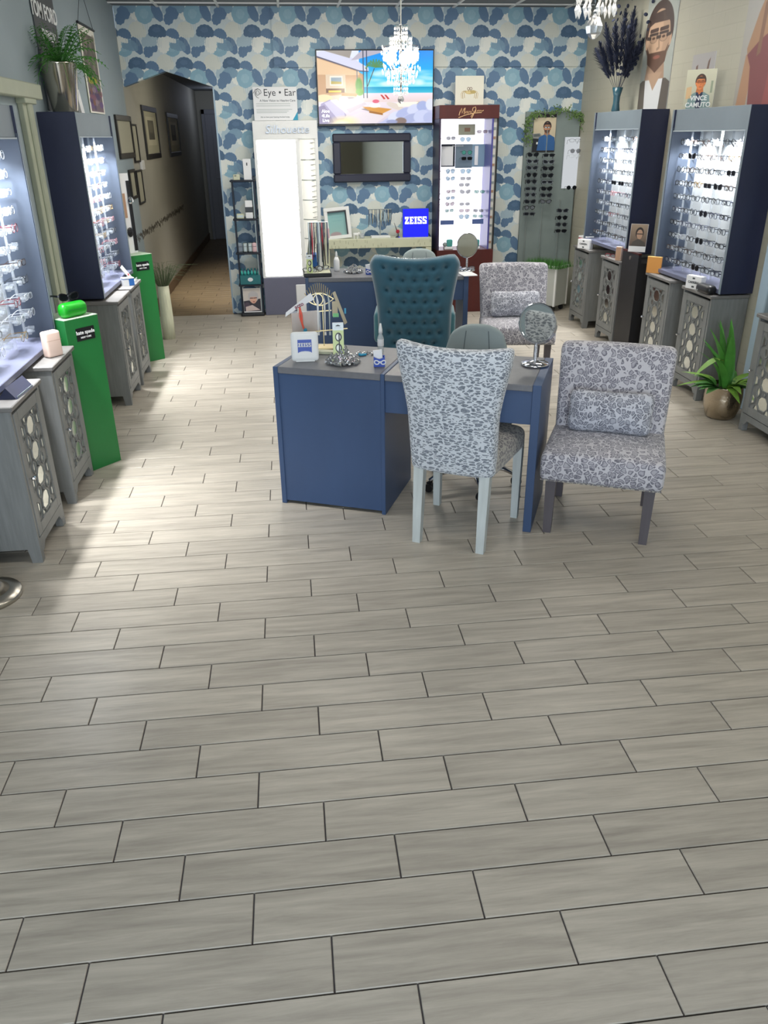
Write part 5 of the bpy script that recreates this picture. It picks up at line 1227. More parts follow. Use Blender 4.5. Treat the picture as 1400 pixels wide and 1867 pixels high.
MB().box(-.147, .147, -.02, .02, 0, .305, .002).build('body', G['zblue'], t); plane_print('lit_face', .288, .297, G['zlit'], t, (0, -.0208, .004))
def zeiss(parent, m, w, loc):
    """slab-serif letters Z E I S S as flat pieces, w = total width, standing in local XZ"""
    b = MB(); u = w/21.0; s_ = .0016
    def R(x0, x1, z0, z1): b.box(x0*u, x1*u, -s_, 0, z0*u, z1*u)
    def Pg(p): b.prism([(x*u, z*u) for x, z in p], -s_, 0, 'y')
    H = 6.4; o = 0
    Pg([(0, 5.0), (3.6, 5.0), (3.6, H), (0, H)]); Pg([(0, 0), (3.8, 0), (3.8, 1.4), (0, 1.4)]); Pg([(1.9, H-1.2), (3.6, H-1.2), (1.9, 1.2), (.1, 1.2)]); R(0, .8, 4.2, H); R(3.1, 3.8, 0, 2.2)
    o = 4.4; R(o, o+.5, 0, .9); R(o, o+.5, H-.9, H); R(o+.4, o+1.9, 0, H); R(o+.4, o+3.8, H-1.2, H); R(o+.4, o+3.8, 0, 1.2); R(o+1.9, o+3.0, 2.7, 3.7); R(o+3.2, o+3.8, H-2.1, H); R(o+3.2, o+3.8, 0, 2.1)
    o = 8.8; R(o, o+2.7, 0, 1.1); R(o, o+2.7, H-1.1, H); R(o+.55, o+2.15, 0, H)
    for o in (12.1, 16.6):
        R(o, o+3.8, H-1.2, H); R(o, o+1.5, 3.0, H-.6); Pg([(o, 3.9), (o+1.5, 4.2), (o+3.9, 2.9), (o+3.9, 1.2), (o+2.4, 2.2), (o, 3.1)]); R(o+2.4, o+3.9, .5, 3.0); R(o, o+3.9, 0, 1.2); R(o+3.2, o+3.8, H-2.1, H); R(o, o+.6, 0, 2.0)
    return b.build('lettering', m, parent, (loc[0]-20.5*u/2, loc[1], loc[2]))
zeiss(t, G['white_lit'], .255, (0, -.0225, .142))
t = thing('elephant_figurine', 'small white four-legged figurine on the console table', 'ornament', (.745, YB-.25, CZ))
MB().rbox(.032, .016, .016, .013, (0, 0, .045), (2, 2, 2), 2).ball((.036, 0, .052), .015, 8, 6).tube([(.048, 0, .05), (.056, 0, .03), (.054, 0, .012)], [.006, .004, .003], 5).build('body', G['white'], t, smooth=True)
for q in (-.02, .02):
    for y in (-.009, .009): MB().tube([(q, y, .0), (q, y, .036)], .006, 6).build('leg', G['white'], t)
t = thing('tealight_holder', 'clear glass candle holder on the console table', 'candle holder', (.815, YB-.23, CZ)); MB().lathe([(.03, 0), (.034, .05), (.030, .05), (.026, .008)], 14).build('glass_cup', G['clip'], t); MB().lathe([(.018, .006), (.018, .02)], 10).build('wax', G['white'], t)
t = thing('red_ornament', 'small red and silver ornament beside the blue lit sign', 'ornament', (1.225, YB-.25, CZ)); MB().lathe([(.03, 0), (.012, .02), (.01, .05)], 10).build('stem', G['chrome'], t); MB().ball((0, 0, .065), .022, 10, 7).build('bead', G['redbox'], t); MB().tube([(-.01, 0, .07), (-.04, .01, .16)], [.006, .002], 5).build('feather', G['darkgrey'], t)
def pixray(px, py): return (cr*((px-700)/F_PX)+cd*((py-933.5)/F_PX)+cf)
def atY(px, py, Y):
    d = pixray(px, py); k = Y/d.y; return Vector((d.x*k, Y, CAMH+d.z*k))
def atX(px, py, X):
    d = pixray(px, py); k = X/d.x; return Vector((X, d.y*k, CAMH+d.z*k))
def atZ(px, py, Z):
    d = pixray(px, py); k = (Z-CAMH)/d.z; return Vector((d.x*k, d.y*k, Z))
def M_(name, *a, **k): return bpy.data.materials.get(name) or mat(name, *a, **k)
# ------------------------------------------------------------------ maroon lit sunglasses cabinet
MY = YB-.40
c = thing('sunglasses_cabinet', 'maroon display cabinet glowing white, with script lettering on its header', 'cabinet', (1.98, MY, 0))
x0, x1 = -.325, .325
MB().box(x0, x1, .02, .39, 2.04, 2.17, .003).box(x0, x1, 0, .02, 2.04, 2.17, .003).build('header', G['maroon'], c)
MB().box(x0, x1, 0, .39, 0, .70, .003).build('base', G['maroon'], c)
MB().box(x0, x0+.02, 0, .39, .70, 2.04, .002).build('side_panel', M_('plum_side', '#2c2138', .4), c)
MB().box(x1-.075, x1-.055, 0, .39, .70, 2.04, .002).build('side_panel', M_('violet_edge', '#4a4a8c', .3), c)
MB().box(x1-.055, x1-.012, .05, .39, .70, 2.04).build('side_strip', G['bonewhite'], c); MB().box(x1-.012, x1, 0, .39, .70, 2.04, .002).build('side_panel', G['black'], c)
for i in range(14): MB().box(x1-.050, x1-.018, .045, .05, .76+i*.09, .785+i*.09).build('strip_mark', G['rail'] if i % 3 else G['tan'], c)
MB().box(x0+.02, x1-.075, .37, .39, .70, 2.04).build('lit_panel', G['litmj'], c)
sig = [[(-.115, -.045), (-.105, .0), (-.088, .045), (-.082, -.02), (-.062, .035), (-.050, .05), (-.060, -.03)], [(-.04, -.02), (-.045, .0), (-.03, .008), (-.026, -.02), (-.015, .008), (-.013, -.02), (0, .008), (.006, -.015), (.012, .008), (.018, -.012)], [(.04, .0), (.028, .02), (.036, .05), (.062, .06), (.066, .03), (.05, -.01), (.036, -.05), (.022, -.085), (.016, -.06), (.04, -.02), (.07, .01)], [(.076, .01), (.080, .0), (.09, .02), (.094, .0), (.104, .02), (.110, .0), (.118, .02), (.128, .004), (.15, .018)], [(-.12, -.075), (-.04, -.040), (.04, -.018), (.13, -.012)]]
m = MB()
for q in sig: m.tube([(a, -.004, 2.105+b*.75) for a, b in q], .0045, 5)
m.build('lettering', G['goldtext'], c)
def card(parent, name, a, b, y, m_, th=.006):
    p0, p1 = atY(a[0], a[1], y), atY(b[0], b[1], y); o = parent.location
    return MB().box(p0.x-o.x, p1.x-o.x, y-o.y, y-o.y+th, p1.z-o.z, p0.z-o.z, .001).build(name, m_, parent)
k = card(c, 'tan_card', (836, 226.5), (866, 246), MY+.30, G['cream']); card(c, 'tan_print', (847, 233), (857, 240), MY+.298, G['tan'])
p = card(c, 'grey_panel', (830.5, 263), (860, 306), MY+.30, M_('case_panel', '#6e8090', .4)); put_text('tagline', G['paper'], c, (atY(846, 266, MY).x-1.98-.008, .297, atY(846, 266, MY+.3).z))
card(c, 'grey_panel', (861, 263), (884, 304), MY+.302, M_('case_panel2', '#7f9cb4', .4)); card(c, 'white_tube', (866, 266), (871, 301), MY+.29, G['paper'])
card(c, 'picture_card', (804.5, 263), (829, 304), MY+.30, G['darkmet']); card(c, 'picture_mount', (805, 267), (825.5, 302), MY+.297, G['paper'])
for a, b in (((803, 402), (827, 409.5)), ((861, 399.5), (881, 408))): card(c, 'label_bar', a, b, MY+.05, M_('label_blue', '#4b5f93', .4))
for q, px in enumerate((817, 866)):
    p = atY(px, 443, MY+.10); t = thing('case_ornament', 'teal and white ornament low in the maroon cabinet, on the %s side' % ('hall' if q == 0 else 'brick wall'), 'ornament', (p.x, p.y, .70), 0, 'ornaments in the maroon cabinet')
    MB().box(-.05, .05, -.04, .04, 0, p.z-.74, .004).build('plinth', G['paper'], t); MB().rbox(.035, .02, .04, .015, (.015, 0, p.z-.70), (2, 2, 2), 2).build('teal_block', M_('teal_block', '#4a9a94', .4), t); MB().ball((-.04, -.01, p.z-.715), .026, 8, 6).build('bead', G['rail'], t)
ML = {'c': 'middle', 'l': 'hall side', 'r': 'brick wall side'}
mjl = [('c', 848.5, 254, 'aviator', 'f_clear', 'sunlens_blue'), ('c', 851, 278, 'round', 'f_black', 'sunlens_green'), ('c', 851, 289, 'rect', 'f_black', 'sunlens'), ('c', 849, 312, 'aviator', 'f_grey', 'sunlens_blue'), ('c', 849, 325.5, 'rect', 'f_grey', 'sunlens_grey'), ('c', 846.5, 337, 'rect', 'f_grey', 'sunlens_grey'), ('c', 848, 349.5, 'cat', 'f_grey', 'sunlens_grey'), ('c', 847, 372, 'rect', 'f_clear', 'sunlens_grey'), ('c', 846.5, 384, 'rect', 'f_grey', 'sunlens_rose'), ('c', 846, 395, 'aviator', 'f_grey', 'sunlens_blue'),
       ('l', 822, 252, 'rect', 'f_clear', 'sunlens_grey'), ('l', 821, 312, 'aviator', 'f_grey', 'sunlens_blue'), ('l', 821, 325.5, 'cat', 'f_grey', 'sunlens_blue'), ('l', 822, 349, 'rect', 'f_grey', 'sunlens_rose'), ('l', 821, 361, 'rect', 'f_grey', 'sunlens_blue'), ('l', 820, 372, 'cat', 'f_brown', 'sunlens_rose'), ('l', 819, 384, 'rect', 'f_clear', 'sunlens_green'),
       ('r', 879, 240, 'rect', 'f_clear', 'sunlens_rose'), ('r', 874, 349.5, 'rect', 'f_grey', 'sunlens_green'), ('r', 872, 384, 'rect', 'f_clear', 'sunlens_grey'), ('r', 871, 394, 'rect', 'f_clear', 'sunlens_green')]
cnt = {'c': 0, 'l': 0, 'r': 0}
for col, px, py, st, fm_, lm in mjl:
    p = atY(px, py, MY+.20); i = cnt[col]; cnt[col] += 1
    place_glasses(st, fm_, lm, p, {'c': 0, 'l': .45, 'r': -.45}[col], 'sunglasses in the glowing maroon cabinet, %s column, %s from above' % (ML[col], ORD[i].replace('top', 'first')), 'sunglasses in the maroon cabinet', True, .0016)
t = thing('crab_picture', 'white canvas with a crab wearing glasses on top of the maroon cabinet', 'picture', (2.02, MY+.22, 2.17), rot=(-.04, 0, 0))
MB().box(-.155, .155, 0, .03, 0, .285, .002).build('canvas', G['paper'], t); plane_print('print', .31, .285, imgmat('crab_print', crab_img(), .7), t, (0, -.0008, 0))
# ------------------------------------------------------------------ grey-green sunglasses board in the corner
BY = YB-.05
c = thing('sunglasses_board', 'tall grey-green board with sunglasses rails in the corner', 'display', (3.0, BY, 0))
MB().box(-.305, .325, 0, .03, 0, 2.11, .003).build('board', G['greygreen'], c)
n0, n1 = atY(1031, 250, BY), atY(1049, 343, BY)
MB().box(n0.x-3.0-.006, n1.x-3.0+.012, -.004, 0, n1.z, n0.z).build('lit_panel', G['litniche'], c)
for x in (n0.x-3.0-.012, n1.x-3.0+.012): MB().box(x-.004, x+.004, -.03, 0, n1.z, n0.z).build('niche_side', G['acrylic'], c)
cols = [((966, 282), (961, 390), [282, 294, 306, 319, 331, 344, 355, 367.5, 378.5, 390], 10), ((996, 283), (989.5, 367.5), [283, 295, 307, 320, 332, 344, 356, 367.5], 8), ((1021, 384), (1017, 421), [384, 397, 409.5, 421], 4)]
CN = ['hall side column', 'middle column', 'short low column']
for ci, (a, b, ys, n) in enumerate(cols):
    pa, pb = atY(a[0], a[1], BY-.03), atY(b[0], b[1], BY-.03)
    xa = (pa.x+pb.x)/2
    MB().tube([(xa-3.0, -.015, .52), (xa-3.0, -.015, pa.z+(.26 if ci < 2 else .12))], .006, 6).build('rail', G['rail'], c)
    r_ = random.Random(ci)
    for i, y in enumerate(ys):
        p = atY(a[0]+(b[0]-a[0])*(y-a[1])/(b[1]-a[1]), y, BY-.135); st = r_.choice(['cat', 'rect', 'round', 'cat'] if ci < 2 else ['cat', 'rect', 'round', 'round'])
        place_glasses(st, 'f_black', 'sunlens_grey' if (ci, i) in ((0, 8), (1, 7)) else 'sunlens', (xa, p.y, p.z), r_.uniform(-.3, -.1), 'dark sunglasses on the corner board, %s, %s from above' % (CN[ci], ORD[i].replace('top', 'first')), 'sunglasses on the corner board', True, .0036)
for i, (px, py) in enumerate(((1042, 256), (1043, 275), (1041, 284), (1036, 341))):
    p = atY(px, py, BY-.03); place_glasses(['rect', 'round', 'rect', 'round'][i], ['f_grey', 'f_brown', 'f_clear', 'f_black'][i], ['lens', 'sunlens_grey', 'lens', 'sunlens'][i], (p.x, BY-.145, p.z), -.1, 'glasses against the white lit panel of the corner board, %s from above' % ORD[i].replace('top', 'first'), 'glasses on the lit panel', True, .0016)
t = thing('poster', 'poster of a dark-haired man in mirrored sunglasses on the corner board', 'poster', (2.915, BY-.012, 1.70))
MB().box(-.13, .13, 0, .006, 0, .385).build('panel', G['black'], t); plane_print('print', .256, .381, imgmat('man_blue_shirt', portrait(240, 360, '#cdbfa4', '#c08a6a', '#2a2226', '#2f5d94', '#34639a', '#20262c', '#5a4038', True, True, .62, .36, .78), .5), t, (0, -.0008, .002))
# garland over the board
t = thing('vine_garland', 'green artificial vine garland draped over the corner board', 'garland', (3.0, BY-.01, 2.1))
rg = random.Random(6); path = [atY(px, py, BY-.03) for px, py in ((960, 262), (958, 240), (963, 218), (975, 207), (1000, 206), (1020, 200), (1045, 206), (1058, 212), (1066, 226), (1069, 246))]
vm = MB(); st = MB(); o = t.location
st.tube([p-o for p in path], .004, 5)
for i in range(430):
    f = rg.random()*(len(path)-1); k = int(f); p = path[k].lerp(path[k+1], f-k)-o
    p = p+Vector((rg.gauss(0, .022), rg.uniform(-.06, 0), rg.gauss(0, .022))); d = Vector((rg.gauss(0, 1), rg.gauss(0, .5), rg.gauss(-.3, 1))).normalized()*rg.uniform(.02, .045); s = d.cross(Vector((rg.random(), 1, rg.random()))).normalized()*.007
    vm.add([p, p+d*.5+s, p+d, p+d*.5-s], [(0, 1, 2, 3)])
vm.build('foliage', G['vine'], t)['kind'] = 'stuff'; st.build('stem', G['stemg'], t)
# planter on casters
t = thing('planter', 'white planter box on casters with bright green grass, in the corner', 'planter', (3.01, 9.06, 0), math.radians(40))
MB().box(0, .26, 0, .42, .065, .50, .004).build('box', M_('planter_grey', '#b8bbb6', .5), t)
for (a, b_, c_, d_) in ((-.006, .018, -.006, .018), (.242, .266, -.006, .018), (-.006, .018, .402, .426)): MB().box(a, b_, c_, d_, .06, .515, .003).build('corner_trim', G['white'], t)
MB().box(-.006, .266, -.006, .018, .49, .515, .003).box(-.006, .018, .018, .426, .49, .515, .003).build('rim', G['white'], t)
for x, y in ((.04, .04), (.22, .04), (.04, .38), (.22, .38)): MB().tube([(x-.012, y, .028), (x+.012, y, .028)], .028, 10).box(x-.015, x+.015, y-.015, y+.015, .045, .067).build('caster', G['black'], t)
gm = MB(); rg = random.Random(3)
for i in range(1500):
    x, y = rg.uniform(-.06, .27), rg.uniform(-.06, .43); h = rg.uniform(.03, .10); a = rg.uniform(0, 2*PI); l = rg.uniform(.01, .04)
    gm.add([(x-.003*math.sin(a), y+.003*math.cos(a), .49), (x+.003*math.sin(a), y-.003*math.cos(a), .49), (x+l*math.cos(a), y+l*math.sin(a), .49+h)], [(0, 1, 2)])
gm.build('grass', G['grass'], t)['kind'] = 'stuff'
# ------------------------------------------------------------------ on the brick-wall cabinets
def rbx(name, label, cat, x, y, z, w, d, h, m, rz, fn=None):
    t = thing(name, label, cat, (x, y, z), rz); MB().box(-w/2, w/2, -d/2, d/2, 0, h, .003).build('box_body', G[m], t)
    if fn: fn(t, w, d, h)
    return t
lid = lambda m: (lambda t, w, d, h: MB().box(-w/2-.001, w/2+.001, -d/2-.001, d/2+.001, h*.82, h+.002, .002).build('lid', G[m], t))
rbx('red_box', 'red box with white lid on the cabinet beside the grass planter', 'box', 3.13, 8.53, .80, .15, .09, .10, 'redbox', -PI/2+.25, lid('paper'))
def wb_(t, w, d, h):
    put_text('carrera', G['darktext'], t, (0, -d/2-.0008, h*.52)); MB().box(-.012, .012, -d/2-.001, -d/2, h*.12, h*.26).build('mark', G['darktext'], t); MB().box(-.012, .012, -d/2-.001, -d/2, h*.78, h*.9).build('mark', G['darktext'], t); MB().box(-w/2, w/2, -d/2, d/2, h, h+.002).build('lid', G['white'], t)
rbx('white_box', 'white lettered box in front of the red box by the planter', 'box', 3.05, 8.32, .80, .16, .06, .09, 'paper', -PI/2+.5, wb_)
place_glasses('rect', 'f_clear', 'lens', (3.13, 8.53, .918), -PI/2+.2, 'pale eyeglasses lying on the red box', None, False, .0019)
place_glasses('rect', 'f_red', 'lens', (3.062, 7.64, .818), -PI/2+.5, 'red and clear open eyeglasses lying on the cabinet by the black pedestal', None, False, .0022)
def bb_(t, w, d, h): MB().box(-w/2+.004, w/2-.004, -d/2-.001, -d/2, .004, h-.004).build('front_label', G['tan'], t)
rbx('blush_box', 'narrow upright blush box on the cabinet by the black pedestal', 'box', 3.062, 7.43, .80, .06, .035, .125, 'pink', -PI/2+.6, bb_)
t = thing('display_pedestal', 'tall black pedestal with maroon top and small emblem between the grey cabinets', 'pedestal', (XR-.005, 7.15, 0), -PI/2)
MB().box(-.18, .18, -.28, 0, 0, .835, .003).box(-.18, .18, -.28, -.252, .83, .905, .002).build('body', G['blackmat'], t); MB().box(-.183, .183, -.283, -.252, .905, .92, .002).build('top', G['maroon'], t)
MB().tube([(0, -.2805, .86), (0, -.284, .86)], .018, 12).build('emblem', G['steel'], t)
t = thing('photo_card', 'brown portrait card of a man in glasses on the black pedestal', 'card', (3.075, 7.08, .921), -PI/2+.95, rot=(-.08, 0, -PI/2+.95))
MB().box(-.075, .075, 0, .006, 0, .235).build('card', G['paper'], t); plane_print('print', .146, .185, imgmat('brown_portrait', people_print(1), .5), t, (0, -.0008, .048))
t = thing('orange_box', 'flat orange box standing on the cabinet nearest the black pedestal', 'box', (3.066, 6.66, .80), -PI/2+.75)
MB().box(-.062, .062, -.012, .012, 0, .135, .003).build('box_body', G['orangebox'], t); MB().box(-.0625, .0625, -.0125, .0125, .127, .1355, .002).build('lid', M_('orange_lid', '#d9ab66', .5), t)
rbx('white_box', 'white lettered box beside the black eyeglass case', 'box', 3.055, 5.88, .80, .15, .05, .095, 'paper', -PI/2+.35, wb_)
t = thing('eyeglass_case', 'black hard eyeglass case on the cabinet beside the silver plant pot', 'case', (3.045, 5.69, .80), -PI/2+.12)
MB().rbox(.088, .040, .034, .030, (0, 0, .034), (6, 2, 2), 4).build('shell', G['black'], t, smooth=True); MB().tube([(-.086, 0, .034), (-.06, -.041, .034), (.06, -.041, .034), (.086, 0, .034)], .0014, 4).build('seam', G['darkgrey'], t); MB().box(-.056, -.04, -.0415, -.040, .016, .026).build('badge', G['rail'], t)
t = thing('black_box', 'black box with white dots on the cabinet cut by the frame edge', 'box', (3.17, 4.78, .80), -PI/2+.1)
MB().box(-.09, .09, -.07, .07, 0, .13, .003).build('box_body', G['black'], t)
for i in range(4): MB().tube([(-.05+.02*i, -.0705, .085), (-.05+.02*i, -.0715, .085)], .006, 8).build('dot', G['paper'], t)
# leaflet hung on the far display
t = thing('leaflet', 'small leaflet with a figure hung beside the plume vase display', 'leaflet', (3.15, 8.525, 1.52), -PI/2+1.4)
MB().box(-.045, .045, 0, .004, 0, .20).build('card', G['paper'], t); plane_print('print', .086, .195, imgmat('leaflet_print', people_print(5), .5), t, (0, -.0008, .002))
# plant in silver pot
t = thing('potted_plant', 'leafy green plant in a hammered silver pot beside the grey cabinets', 'plant', (3.05, 5.21, 0))
MB().lathe([(.085, 0), (.105, .015), (.128, .09), (.132, .16), (.126, .235), (.129, .24), (.121, .24), (.118, .20)], 28).build('pot', G['silverpot'], t, smooth=True); MB().lathe([(.12, .215), (0.001, .225)], 18, cap=False).build('soil', G['soil'], t)
def blade(L_, w, bend, n=7):
    m = MB(); vs = []
    for i in range(n+1):
        s = i/n; x = bend*L_*s*s; z = L_*s*(1-.25*bend*s); ww = w*(math.sin(PI*min(1, .08+s*.92)))**.8+.002*(1-s)
        vs += [(x-.2*ww, -ww, z), (x+.15*ww, 0, z-.3*ww*0), (x-.2*ww, ww, z)]
    fs = []
    for i in range(n): fs += [(3*i, 3*i+1, 3*i+4, 3*i+3), (3*i+1, 3*i+2, 3*i+5, 3*i+4)]
    m.add(vs, fs); return m
B1 = blade(.50, .026, .30).mesh('leaf', G['leafg'], True); B2 = blade(.36, .030, .6).mesh('leaf', G['leafg'], True); B3 = blade(.20, .030, 1.1).mesh('leaf', G['leafl'], True); B4 = blade(.14, .038, 1.0).mesh('leaf', G['grass'], True)
rg = random.Random(21)
for i in range(10): obj('leaf', [B1, B2][i % 2], t, (rg.uniform(-.04, .04), rg.uniform(-.04, .04), .21), (0, rg.uniform(-.15, .12), [PI/2, PI, PI*.6, PI*.75, -PI*.75][i % 5]+rg.uniform(-.4, .4)))
obj('leaf', B1, t, (-.02, 0, .22), (0, .1, PI+.2)); obj('leaf', B1, t, (.02, .02, .22), (0, .05, 1.3)); obj('leaf', B3, t, (-.06, -.02, .42), (0, .9, PI+.3))
for i in range(26):
    a = rg.uniform(0, 2*PI); obj('leaf', B4 if i % 3 else B3, t, (.07*math.cos(a), .07*math.sin(a), .215), (0, rg.uniform(.1, .7), a+rg.uniform(-.4, .4)))
# ------------------------------------------------------------------ brick wall posters, vase with plumes
t = thing('poster', 'tall poster of a bearded man in glasses and brown jacket on the brick wall', 'poster', (XR-.006, 7.735, 2.055), -PI/2)
MB().box(-.315, .315, 0, .004, 0, .95).build('panel', G['paper'], t); plane_print('print', .63, .95, imgmat('bearded_man', portrait(300, 450, '#a3a8a2', '#b5977f', '#4a3b36', '#575049', '#c3c4c6', '#463c38', '#5d463b', cx=.47, cy=.40, s=1.36, wide=1.45), .5), t, (0, -.001, 0))
t = thing('poster', 'tall poster of a woman in a dark red top, on the brick wall', 'poster', (XR-.006, 5.88, 2.045), -PI/2)
MB().box(-.39, .39, 0, .004, 0, .98).build('panel', G['paper'], t); plane_print('print', .78, .98, imgmat('woman_back', woman_back(), .5), t, (0, -.001, 0))
q = atX(1271, 196, 3.20)
t = thing('counter_card', 'portrait card of a man in a denim jacket with white lettering, standing on the display', 'card', (3.20, q.y, 2.0455), -PI/2+.75)
MB().box(-.115, .115, 0, .006, 0, .27).build('card', G['paper'], t); plane_print('print', .23, .27, imgmat('denim_man', vince_img(), .5), t, (0, -.0008, 0)); put_text('vince', G['whitetext'], t, (0, -.0022, .050))
q2 = atX(1277, 135, 3.325)
t = thing('picture_card', 'small grey card with two brown antlers on the brick wall behind the denim portrait', 'card', (XR-.004, q2.y, 2.20), -PI/2)
MB().box(-.19, .19, 0, .004, 0, .245).build('card', G['paper'], t); plane_print('print', .38, .245, imgmat('antler_print', deer_img(), .6), t, (0, -.0008, 0))
q = atX(1122, 200, 3.17)
t = thing('plume_vase', 'slim teal vase of navy feathery plumes on top of the brick wall display', 'vase', (3.17, q.y, 2.0685))
MB().lathe([(.036, 0), (.040, .01), (.030, .07), (.032, .13), (.050, .205), (.046, .205), (.028, .13)], 16).build('vase_body', G['vase'], t, smooth=True)
def plume(L_, w, seed):
    r = random.Random(seed); m = MB(); m.tube([(0, 0, 0), (0, 0, L_)], [.0025, .001], 3)
    for i in range(330):
        z = L_*(.35+.65*r.random()); s = (z/L_-.35)/.65; l = w*(math.sin(PI*min(1, .12+.88*s))+.15)*r.uniform(.6, 1.1); a = r.uniform(0, 2*PI)
        p = Vector((0, 0, z)); e = p+Vector((l*math.cos(a)*.75, l*math.sin(a)*.75, l*1.0)); s_ = Vector((-math.sin(a), math.cos(a), 0))*.005
        m.add([p-s_, p+s_, e], [(0, 1, 2)])
    return m.mesh('plume', G['navyfeather'])
PL = [plume(.72, .09, 1), plume(.62, .085, 2), plume(.50, .075, 3)]
rg = random.Random(12)
for (a, ti, k) in ((0.0, .12, 0), (1.2, .16, 0), (2.6, .28, 1), (4.0, .38, 1), (4.6, .50, 1), (5.2, .22, 1), (1.9, .42, 2), (3.3, .50, 2), (.7, .45, 2), (5.8, .40, 2), (2.2, .62, 2), (4.8, .70, 2)):
    obj('plume', PL[k], t, (0, 0, .14), (0, ti, a))
lm = MB().ball((0, 0, 0), .020, 6, 4, (1, .35, .8)).mesh('leaf', G['navyfeather'])
for i in range(70):
    s = i//7; a = 2.6+(i//14)*.9+rg.uniform(-.2, .2); ti = .12+.09*(i//14); h = .20+.055*(i % 14)
    obj('leaf', lm, t, (math.sin(ti)*math.cos(a)*h+rg.uniform(-.03, .03), math.sin(ti)*math.sin(a)*h+rg.uniform(-.03, .03), .12+h*math.cos(ti)), (rg.uniform(-1, 1), rg.uniform(-1, 1), rg.uniform(0, 6)))
# ------------------------------------------------------------------ chandeliers
def chandelier(label, x, y, zball, power):
    t = thing('chandelier', label, 'chandelier', (x, y, ZC), group='crystal chandeliers')
    zb = zball-ZC
    MB().lathe([(.06, -.002), (.055, -.03), (.01, -.04)], 16).build('ceiling_canopy', G['chrome'], t); MB().tube([(0, 0, -.03), (0, 0, zb+.50)], .004, 6).build('cord', M_('clear_cord', '#b7b7b0', .3), t)
    fr = MB().tube([(0, 0, zb+.50), (0, 0, zb+.06)], .007, 8); mesh_rings = [(.05, .50), (.085, .43), (.135, .36), (.105, .20), (.055, .12)]
    for r, z in mesh_rings: fr.tube([(r*math.cos(a*PI/8), r*math.sin(a*PI/8), zb+z) for a in range(16)], .003, 4, closed=True)
    for k in range(5):
        a = 2*PI*k/5; fr.tube([(0, 0, zb+.22), (.07*math.cos(a), .07*math.sin(a), zb+.19), (.10*math.cos(a), .10*math.sin(a), zb+.24)], .004, 5)
    fr.build('frame', G['chrome'], t)
    for k in range(5):
        a = 2*PI*k/5; MB().ball((.10*math.cos(a), .10*math.sin(a), zb+.285), .028, 8, 6, (1, 1, 1.6)).build('bulb', G['bulb'], t)
    cm = MB(); r_ = random.Random(2)
    def drop(x_, y_, z_, s):
        cm.add([(x_, y_, z_+s*1.1), (x_+s*.5, y_, z_), (x_, y_+s*.5, z_), (x_-s*.5, y_, z_), (x_, y_-s*.5, z_), (x_, y_, z_-s*1.6)], [(0,1,2), (0,2,3), (0,3,4), (0,4,1), (5,2,1), (5,3,2), (5,4,3), (5,1,4)])
    for r, z in mesh_rings:
        n = int(10+r*130)
        for k in range(n):
            a = 2*PI*k/n+r_.uniform(-.1, .1)
            for j in range(3): drop(r*math.cos(a), r*math.sin(a), zb+z-.018-.030*j, .009+.002*j)
    for k in range(150):
        a = r_.uniform(0, 2*PI); r = r_.uniform(.06, .155); drop(r*math.cos(a), r*math.sin(a), zb+r_.uniform(.16, .36), .012)
    cm.build('crystal_drops', G['crystal_lit'], t)['kind'] = 'stuff'
    MB().tube([(0, 0, zb+.07), (0, 0, zb+.03)], .003, 5).ball((0, 0, zb+.035), .008, 8, 5).build('link', G['chrome'], t)
    MB().lathe([(.002, zb+.034), (.016, zb+.022), (.026, zb), (.022, zb-.018), (.010, zb-.030), (.001, zb-.034)], 8).build('crystal_ball', G['crystal'], t)
    lamp('chandelier_light', 'POINT', (0, 0, zb+.28), power, (1.0, .90, .76), .10, parent=t)
    return t
chandelier('lit crystal chandelier hanging in front of the television', .94, 7.0, 2.145, 40)
chandelier('crystal chandelier with a large clear drop, cut by the top of the frame', .925, 2.62, 2.165, 8)
# ------------------------------------------------------------------ on the front desk
p = atZ(557, 660, .792)
t = thing('logo_sign', 'white rounded square sign with a blue logo on the front desk', 'sign', (p.x, p.y+.012, .792), rot=(-.06, 0, -.02))
MB().rbox(.073, .012, .078, .018, (0, 0, .080), (3, 1, 3), 4).build('plaque', G['white'], t, smooth=False)
cv = [(-.037, .048), (-.030, .053), (-.018, .0565), (0, .058), (.018, .0565), (.030, .053), (.037, .048), (.037, .118), (-.037, .118)]
MB().prism(cv, -.0138, -.0122, 'y').build('logo', G['zblue'], t); zeiss(t, G['paper'], .070, (0, -.0142, .080)); MB().box(-.05, .05, -.012, .025, 0, .006, .001).build('foot', G['white'], t)
# gold eye-shaped chain stand
EY = 4.46
P = lambda px, py, y=EY: atY(px, py, y)
base = P(585, 634); t = thing('jewellery_stand', 'gold wire eye-shaped jewellery stand hung with chains on the front desk', 'stand', (P(582, 560).x, EY, .792))
o = t.location
R_ = lambda px, py, dy=0: P(px, py)-o+Vector((0, dy, 0))
w = MB(); up = []; lo = []
for i in range(15):
    s = i/14; px = 556+52*s; up.append(R_(px, 545-10.5*math.sin(PI*s))); lo.append(R_(px, 545+12*math.sin(PI*s)))
w.tube(up, .0028, 5).tube(lo, .0028, 5).tube([R_(580+8.5*math.cos(a*PI/10), 546+10*math.sin(a*PI/10)) for a in range(20)], .0026, 5, closed=True)
for i in range(14):
    s = (i+.5)/14; px = 555+54*s; a = PI*s; b0 = (560+44*s, 544-9*math.sin(a)); b1 = (553+54*s, 540-24*math.sin(a)**.7); w.tube([R_(*b0), R_(*b1)], .0022, 5)
w.tube([R_(551, 570), R_(604, 566)], .0032, 5).tube([R_(558, 604.5, -.02), R_(633, 597.5, -.02)], .0034, 5).tube([R_(588, 557, .01), (R_(588, 560).x, .01, .01)], .003, 6)
